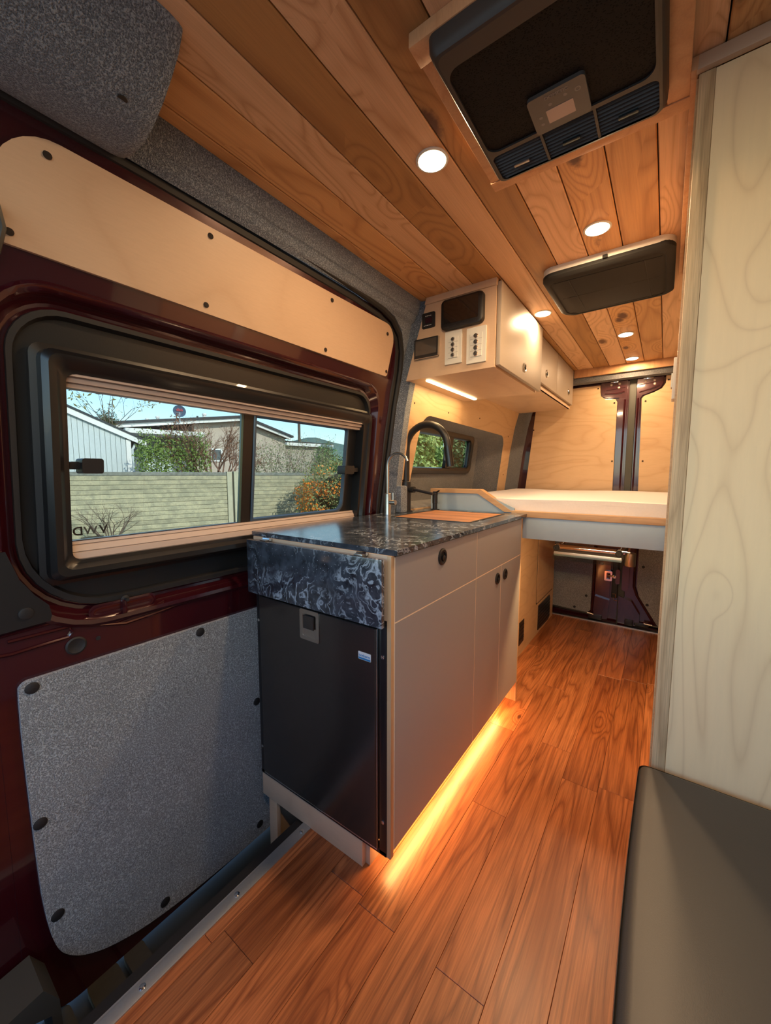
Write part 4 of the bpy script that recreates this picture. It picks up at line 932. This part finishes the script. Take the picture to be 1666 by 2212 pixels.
# house behind
ho = empty('house', F(6, 11, GZ), 'beige gabled house with dark roof and white fascia beyond the fence', 'house')
hm_ = plain('stucco', (.52, .44, .36), .9, noise=.06, nscale=3); hm2 = plain('stucco_grey', (.42, .37, .31), .9)  # the wing has its own greyer beige stucco
ridge_ = [(1.2, 3.13), (3.94, 3.50), (6.37, 3.86), (8.75, 3.09)]
add('wall', fslab([(4.3, GZ), (8.6, GZ), (8.6, 2.95), (6.37, 3.66), (4.3, 3.36)], 9, 14), hm_, ho)
add('fascia', fslab([(1.2, 2.93), (6.35, 3.64), (8.75, 2.90), (8.75, 3.02), (6.37, 3.78), (1.2, 3.07)], 8.6, 8.75), wht, ho)
add('roof', fslab([(1.0, 3.04), (6.37, 3.78), (8.85, 2.99), (8.85, 3.08), (6.37, 3.88), (1.0, 3.15)], 8.5, 14.5), roofm, ho)
add('porch_roof', fbox(1.6, 4.45, 7.8, 9.5, 2.72, 2.90), wht, ho); add('porch_wall', fbox(1.0, 4.3, 9.3, 9.5, GZ, 2.9), plain('porch_dark', (.16, .18, .18), .9), ho)
add('porch_window', fbox(2.3, 3.4, 9.2, 9.29, 1.0, 2.2), plain('curtain_white', (.70, .78, .80), .6), ho)
wf = add('window_frame', fslab([(4.93, 1.72), (5.46, 1.72), (5.46, 2.32), (4.93, 2.32)], 8.93, 8.99), wht, ho)
add('pane', fbox(5.0, 5.38, 8.90, 8.925, 1.80, 2.25), plain('pane_dark', (.06, .09, .11), .1), wf)
add('wing_wall', fbox(8.6, 11.5, 9.5, 13, GZ, 2.66), hm2, ho); add('wing_fascia', fbox(8.0, 11.6, 9.2, 9.35, 2.64, 2.80), wht, ho); add('wing_roof', fslab([(8.0, 2.80), (11.6, 2.80), (11.6, 2.84), (8.0, 2.9)], 9.2, 13), roofm, ho)
for s_, z0_, z1_, r_ in ((4.85, 3.50, 3.92, .07), (4.55, 3.45, 3.78, .03), (2.95, 3.2, 3.62, .06), (2.55, 3.2, 3.5, .05)):
    add('roof_vent', lathe([(r_, z0_), (r_, z1_ - .08), (r_ * 1.5, z1_ - .07), (r_ * 1.4, z1_), (.001, z1_)], F(s_, 9.4, 0), n=10), wht if r_ > .04 else roofm, ho)
dc = Vector(F(3.62, 8.4, 3.78))
dn_ = Vector((.93, -.30, .12)).normalized(); du = dn_.orthogonal().normalized(); dv = dn_.cross(du)
di = empty('satellite_dish', F(3.62, 8.5, 3.2), 'dark blue satellite dish with small red lettering on the house roof', 'dish')
def ring_(k_, h_): return [dc + dn_ * h_ + k_ * (math.cos(a * .2618) * du + math.sin(a * .2618) * dv) for a in range(24)]
add('reflector', loft([ring_(.01, -.05), ring_(.16, -.02), ring_(.245, .02), ring_(.25, .015), ring_(.16, -.035), ring_(.01, -.065)], cap0=True, cap1=True), plain('dish_blue', (.05, .09, .15), .5), di)
add('lettering', text_bm('dish', .16, frame(dc + dn_ * .03 + Vector((0, 0, .05)), dn_.cross(Vector((0, 0, 1))) * -1, (0, 0, 1)), .004, True), M['text_red'], di)
add('arm', tube([dc - Vector((0, 0, .30)), dc + dn_ * .35 - Vector((0, .12, .25))], .018, 6), M['alu'], di)
add('mast', tube([dc - Vector((0, 0, .05)), dc - Vector((0, 0, .50))], .025, 6), M['alu'], di)
up_pole = empty('utility_pole', F(17.25, 25, GZ), 'brown wooden utility pole behind the houses', 'pole')
add('pole', tube([F(17.25, 25, GZ), F(17.25, 25, 9)], .13, 8), bark, up_pole)
add('cross_arm', fbox(16.5, 18, 24.9, 25.0, 8.3, 8.5), bark, up_pole)
# hills
V, Fc = [], []; hp_ = [(20, 8), (80, 16), (117, 24), (141, 28), (160, 33), (168, 33.5), (186, 30), (210, 27), (260, 26), (330, 30), (430, 20)]
for a, z in hp_:
    for n_, k_ in ((230, 0), (265, .6), (300, 1), (340, .8), (420, 0)): V.append(F(a * n_ / 300, n_, GZ + (z - GZ) * k_))
for i in range(len(hp_) - 1):
    for j in range(4): a = i * 5 + j; Fc.append((a, a + 5, a + 6, a + 1))
add('hills', (V, Fc), plain('hill_green', (.13, .20, .16), .95, noise=.3, nscale=.05), kind='structure', label='distant green hills')

# plants
def plant(name, base, label, cat, group=None): return empty(name, base, label, cat, group)
g1 = leafmat('leaf_green', (.05, .13, .03), (.17, .29, .055), (.32, .40, .09)); g2 = leafmat('leaf_olive', (.13, .17, .07), (.23, .27, .12), (.36, .39, .20)); g3 = leafmat('leaf_yellow', (.26, .22, .05), (.16, .17, .05), (.34, .26, .07))
g4 = leafmat('leaf_rust', (.24, .09, .04), (.17, .06, .03), (.32, .15, .06)); g5 = leafmat('leaf_conifer', (.14, .24, .05), (.38, .50, .12), (.60, .68, .24), 4); g6 = leafmat('leaf_bright', (.04, .14, .03), (.08, .22, .05), (.16, .30, .07))
berry = plain('berries', (.95, .28, .03), .5)
py = plant('berry_bush', F(5.75, -1.15, GZ), 'rounded green bush covered in orange berries before the fence', 'bush')
cP = F(5.72, -1.15, .52); pts = shell(1, cP, (.98, 1.42, .96), 9000, .86)
add('foliage', leaves(2, pts, .030), leafmat('leaf_pyra', (.12, .17, .05), (.24, .29, .09), (.38, .38, .14)), py, kind='stuff', smooth=0)
r = random.Random(4); bp = [p for p in pts if (p[2] < .95 and math.sin(p[0] * 3.3 + 1) + math.sin(p[1] * 4.7) + math.sin(p[2] * 6.0 + p[1] * 3) > -.45 and r.random() < .55) or r.random() < .05]
add('berries', leaves(5, bp, .030, 1, .02, .9), berry, py, kind='stuff', smooth=0)
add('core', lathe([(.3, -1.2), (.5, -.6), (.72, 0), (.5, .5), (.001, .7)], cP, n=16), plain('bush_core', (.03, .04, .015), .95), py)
fb = plant('bare_bush', F(.5, -.5, GZ), 'low bare twiggy shrub in front of the fence, lower left of the window', 'bush')
Vt, Ft = [], []
for i_, (dx, dy) in enumerate([(-.55, .1), (-.35, -.1), (-.15, .2), (.05, 0), (.25, .15), (.45, -.1), (-.7, 0), (.6, .1)]):
    d = Vector(F(dx, dy * .3, 0)) - Vector(F(0, 0, 0)) + Vector((0, 0, 1)); (v_, f_), tp_ = branches(20 + i_, F(.5, -.5, -.42), d, .52, .017, 3, 2, .36, .62)
    k_ = len(Vt); Vt += v_; Ft += [tuple(q + k_ for q in f) for f in f_]
add('twigs', (Vt, Ft), bark, fb, kind='stuff', smooth=0); add('stem', tube([F(.5, -.5, GZ), F(.5, -.5, -.40)], .04, 6), bark, fb)
rb = plant('rusty_shrub', F(3.1, 1.2, GZ), 'tall bare shrub with rusty leaves behind the fence', 'bush')
Vt, Ft, tips = [], [], []
for i_ in range(10):
    dx = -.75 + .165 * i_; d = Vector(F(dx, .1 * math.sin(i_ * 3), 0)) - Vector(F(0, 0, 0)) + Vector((0, 0, 1.1)); (v_, f_), tp_ = branches(40 + i_, F(3.0 + dx * .25, 1.2, .45), d, 1.02, .036, 3, 3, .42, .6)
    k_ = len(Vt); Vt += v_; Ft += [tuple(q + k_ for q in f) for f in f_]; tips += tp_
add('twigs', (Vt, Ft), bark_red, rb, kind='stuff', smooth=0); add('leaves', leaves(6, [t_ for i_, t_ in enumerate(tips) if i_ % 4 == 0], .022, 1, .05), g4, rb, kind='stuff', smooth=0)
add('stem', tube([F(3.0, 1.2, GZ), F(3.0, 1.2, .6)], .07, 6), bark_red, rb)
cr = plant('rusty_creeper', F(2.15, 1.1, GZ), 'slender rusty leaved creeper rising beside the green hedge', 'bush')
tr_ = [F(2.15 + .12 * math.sin(i * .5) - .03 * i / 6, 1.1, GZ + i * .12) for i in range(29)]
add('stem', tube(tr_, .012, 5), bark_red, cr); add('leaves', leaves(7, tr_[14:], .028, 13, .075), g4, cr, kind='stuff', smooth=0)
vn = plant('green_hedge', F(1.8, 1.0, GZ), 'leafy green hedge on a trellis between the shed and the rusty shrub', 'bush')
add('leaves', merge(*[]) if False else leaves(8, [F(r.uniform(1.25, 2.85), r.uniform(.85, 1.3), r.triangular(.7, 2.28, 1.7)) for _ in range(3600)] + [F(r.uniform(1.2, 1.9), r.uniform(.8, 1.3), r.uniform(.6, 1.75)) for _ in range(1600)], .034, 1, .05), g1, vn, kind='stuff', smooth=0)
for i_ in range(14): add('trellis_bar', fbox(1.28 + i_ * .12, 1.292 + i_ * .12, 1.35, 1.37, GZ, 2.15), M['black_matte'], vn, smooth=0)
ws = plant('wispy_shrub', F(5.4, 1.4, GZ), 'grey green wispy shrub behind the fence left of the berry bush', 'bush')
Vt, Ft, tips = [], [], []
for i_ in range(14):
    dx = -.8 + .12 * i_; d = Vector(F(dx * .6, 0, 0)) - Vector(F(0, 0, 0)) + Vector((0, 0, 1)); (v_, f_), tp_ = branches(60 + i_, F(5.35 + dx, 1.4, .5), d, 1.0, .014, 2, 2, .28, .65)
    k_ = len(Vt); Vt += v_; Ft += [tuple(q + k_ for q in f) for f in f_]; tips += tp_
add('twigs', (Vt, Ft), bark, ws, kind='stuff', smooth=0); add('leaves', leaves(9, tips, .024, 2, .06, .35), g2, ws, kind='stuff', smooth=0)
add('leaves', leaves(10, [F(r.uniform(4.1, 6.9), r.uniform(1.2, 2.0), r.triangular(.6, 2.25, 1.3)) for _ in range(5200)], .026, 1, .05), g2, ws, kind='stuff', smooth=0)
lt = plant('slender_tree', F(1.0, 6.9, GZ), 'slender tree with drooping yellow green leaves above the shed roof', 'tree')
Vt, Ft, tips = [], [], []
for i_, dx in enumerate((-.9, -.5, -.25, .05, .3, .75, 1.1)):
    d = Vector(F(dx, 0, 0)) - Vector(F(0, 0, 0)) + Vector((0, 0, 1)); (v_, f_), tp_ = branches(80 + i_, F(1.05, 6.9, 2.6), d, 1.15, .016, 2, 1, .35, .7)
    k_ = len(Vt); Vt += v_; Ft += [tuple(q + k_ for q in f) for f in f_]; tips += tp_
add('twigs', (Vt, Ft), bark, lt, kind='stuff', smooth=0); add('leaves', leaves(11, [t_ for i_, t_ in enumerate(tips) if i_ % 5 == 0], .085, 7, .14, .3), g3, lt, kind='stuff', smooth=0)
add('trunk', tube([F(1.05, 6.9, GZ), F(1.05, 6.9, 2.65)], .07, 6), bark, lt)
pn = plant('pine_top', F(1.0, 7.6, GZ), 'dark spiky pine top just over the shed roof', 'tree')
add('needles', leaves(12, shell(3, F(1.0, 7.6, 3.0), (.42, .42, .55), 900, .2), .10, 1, .05, .12), leafmat('leaf_pine', (.05, .06, .02), (.10, .10, .04), (.16, .15, .06)), pn, kind='stuff', smooth=0)
add('trunk', tube([F(1.0, 7.6, GZ), F(1.0, 7.6, 3.0)], .09, 6), bark, pn)
gs = plant('laurel_shrub', F(10.1, 7, GZ), 'bright green pointed shrub behind the berry bush', 'bush')
add('leaves', leaves(13, shell(5, F(9.9, 7, 1.4), (.8, .7, 1.25), 2600, .4) + shell(6, F(10.9, 7, 1.1), (.7, .6, 1.05), 1800, .4), .055, 1, .06), g6, gs, kind='stuff', smooth=0)
add('stem', tube([F(10, 7, GZ), F(10, 7, 1)], .06, 6), bark, gs)
# conifers beyond the fence, outside the niche window
for i_, (s_, n_, h, rd, sd, lab, m_) in enumerate([(12.0, 2.9, 7.0, 1.75, 21, 'yellow green leafy conifer outside the left pane of the small window', g5), (15.9, 2.9, 7.4, 1.8, 22, 'darker green conifer outside the right pane of the small window', leafmat('leaf_conifer_dark', (.09, .17, .06), (.20, .31, .11), (.32, .42, .18), 4)), (20.0, 3.0, 7.4, 2.0, 23, 'tall hazy conifer farthest along outside the small window', g1)]):
    x, y, _z = F(s_, n_, 0)
    tr_ = plant('conifer', (x, y, GZ), lab, 'tree'); r = random.Random(sd); pts = []
    for _ in range(22000):
        q = r.random() ** .7; z = GZ + h * (1 - q) + .1; a = r.random() * 6.283; k_ = rd * (1.05 - (z - GZ) / h) ** .6 * (.86 + .14 * math.sin(a * 5 + z * 4) + r.uniform(-.16, .05))
        pts.append((x + k_ * math.cos(a), y + k_ * math.sin(a), z))
    add('foliage', leaves(sd, pts, .12, 1, .05, .5), m_, tr_, kind='stuff', smooth=0)
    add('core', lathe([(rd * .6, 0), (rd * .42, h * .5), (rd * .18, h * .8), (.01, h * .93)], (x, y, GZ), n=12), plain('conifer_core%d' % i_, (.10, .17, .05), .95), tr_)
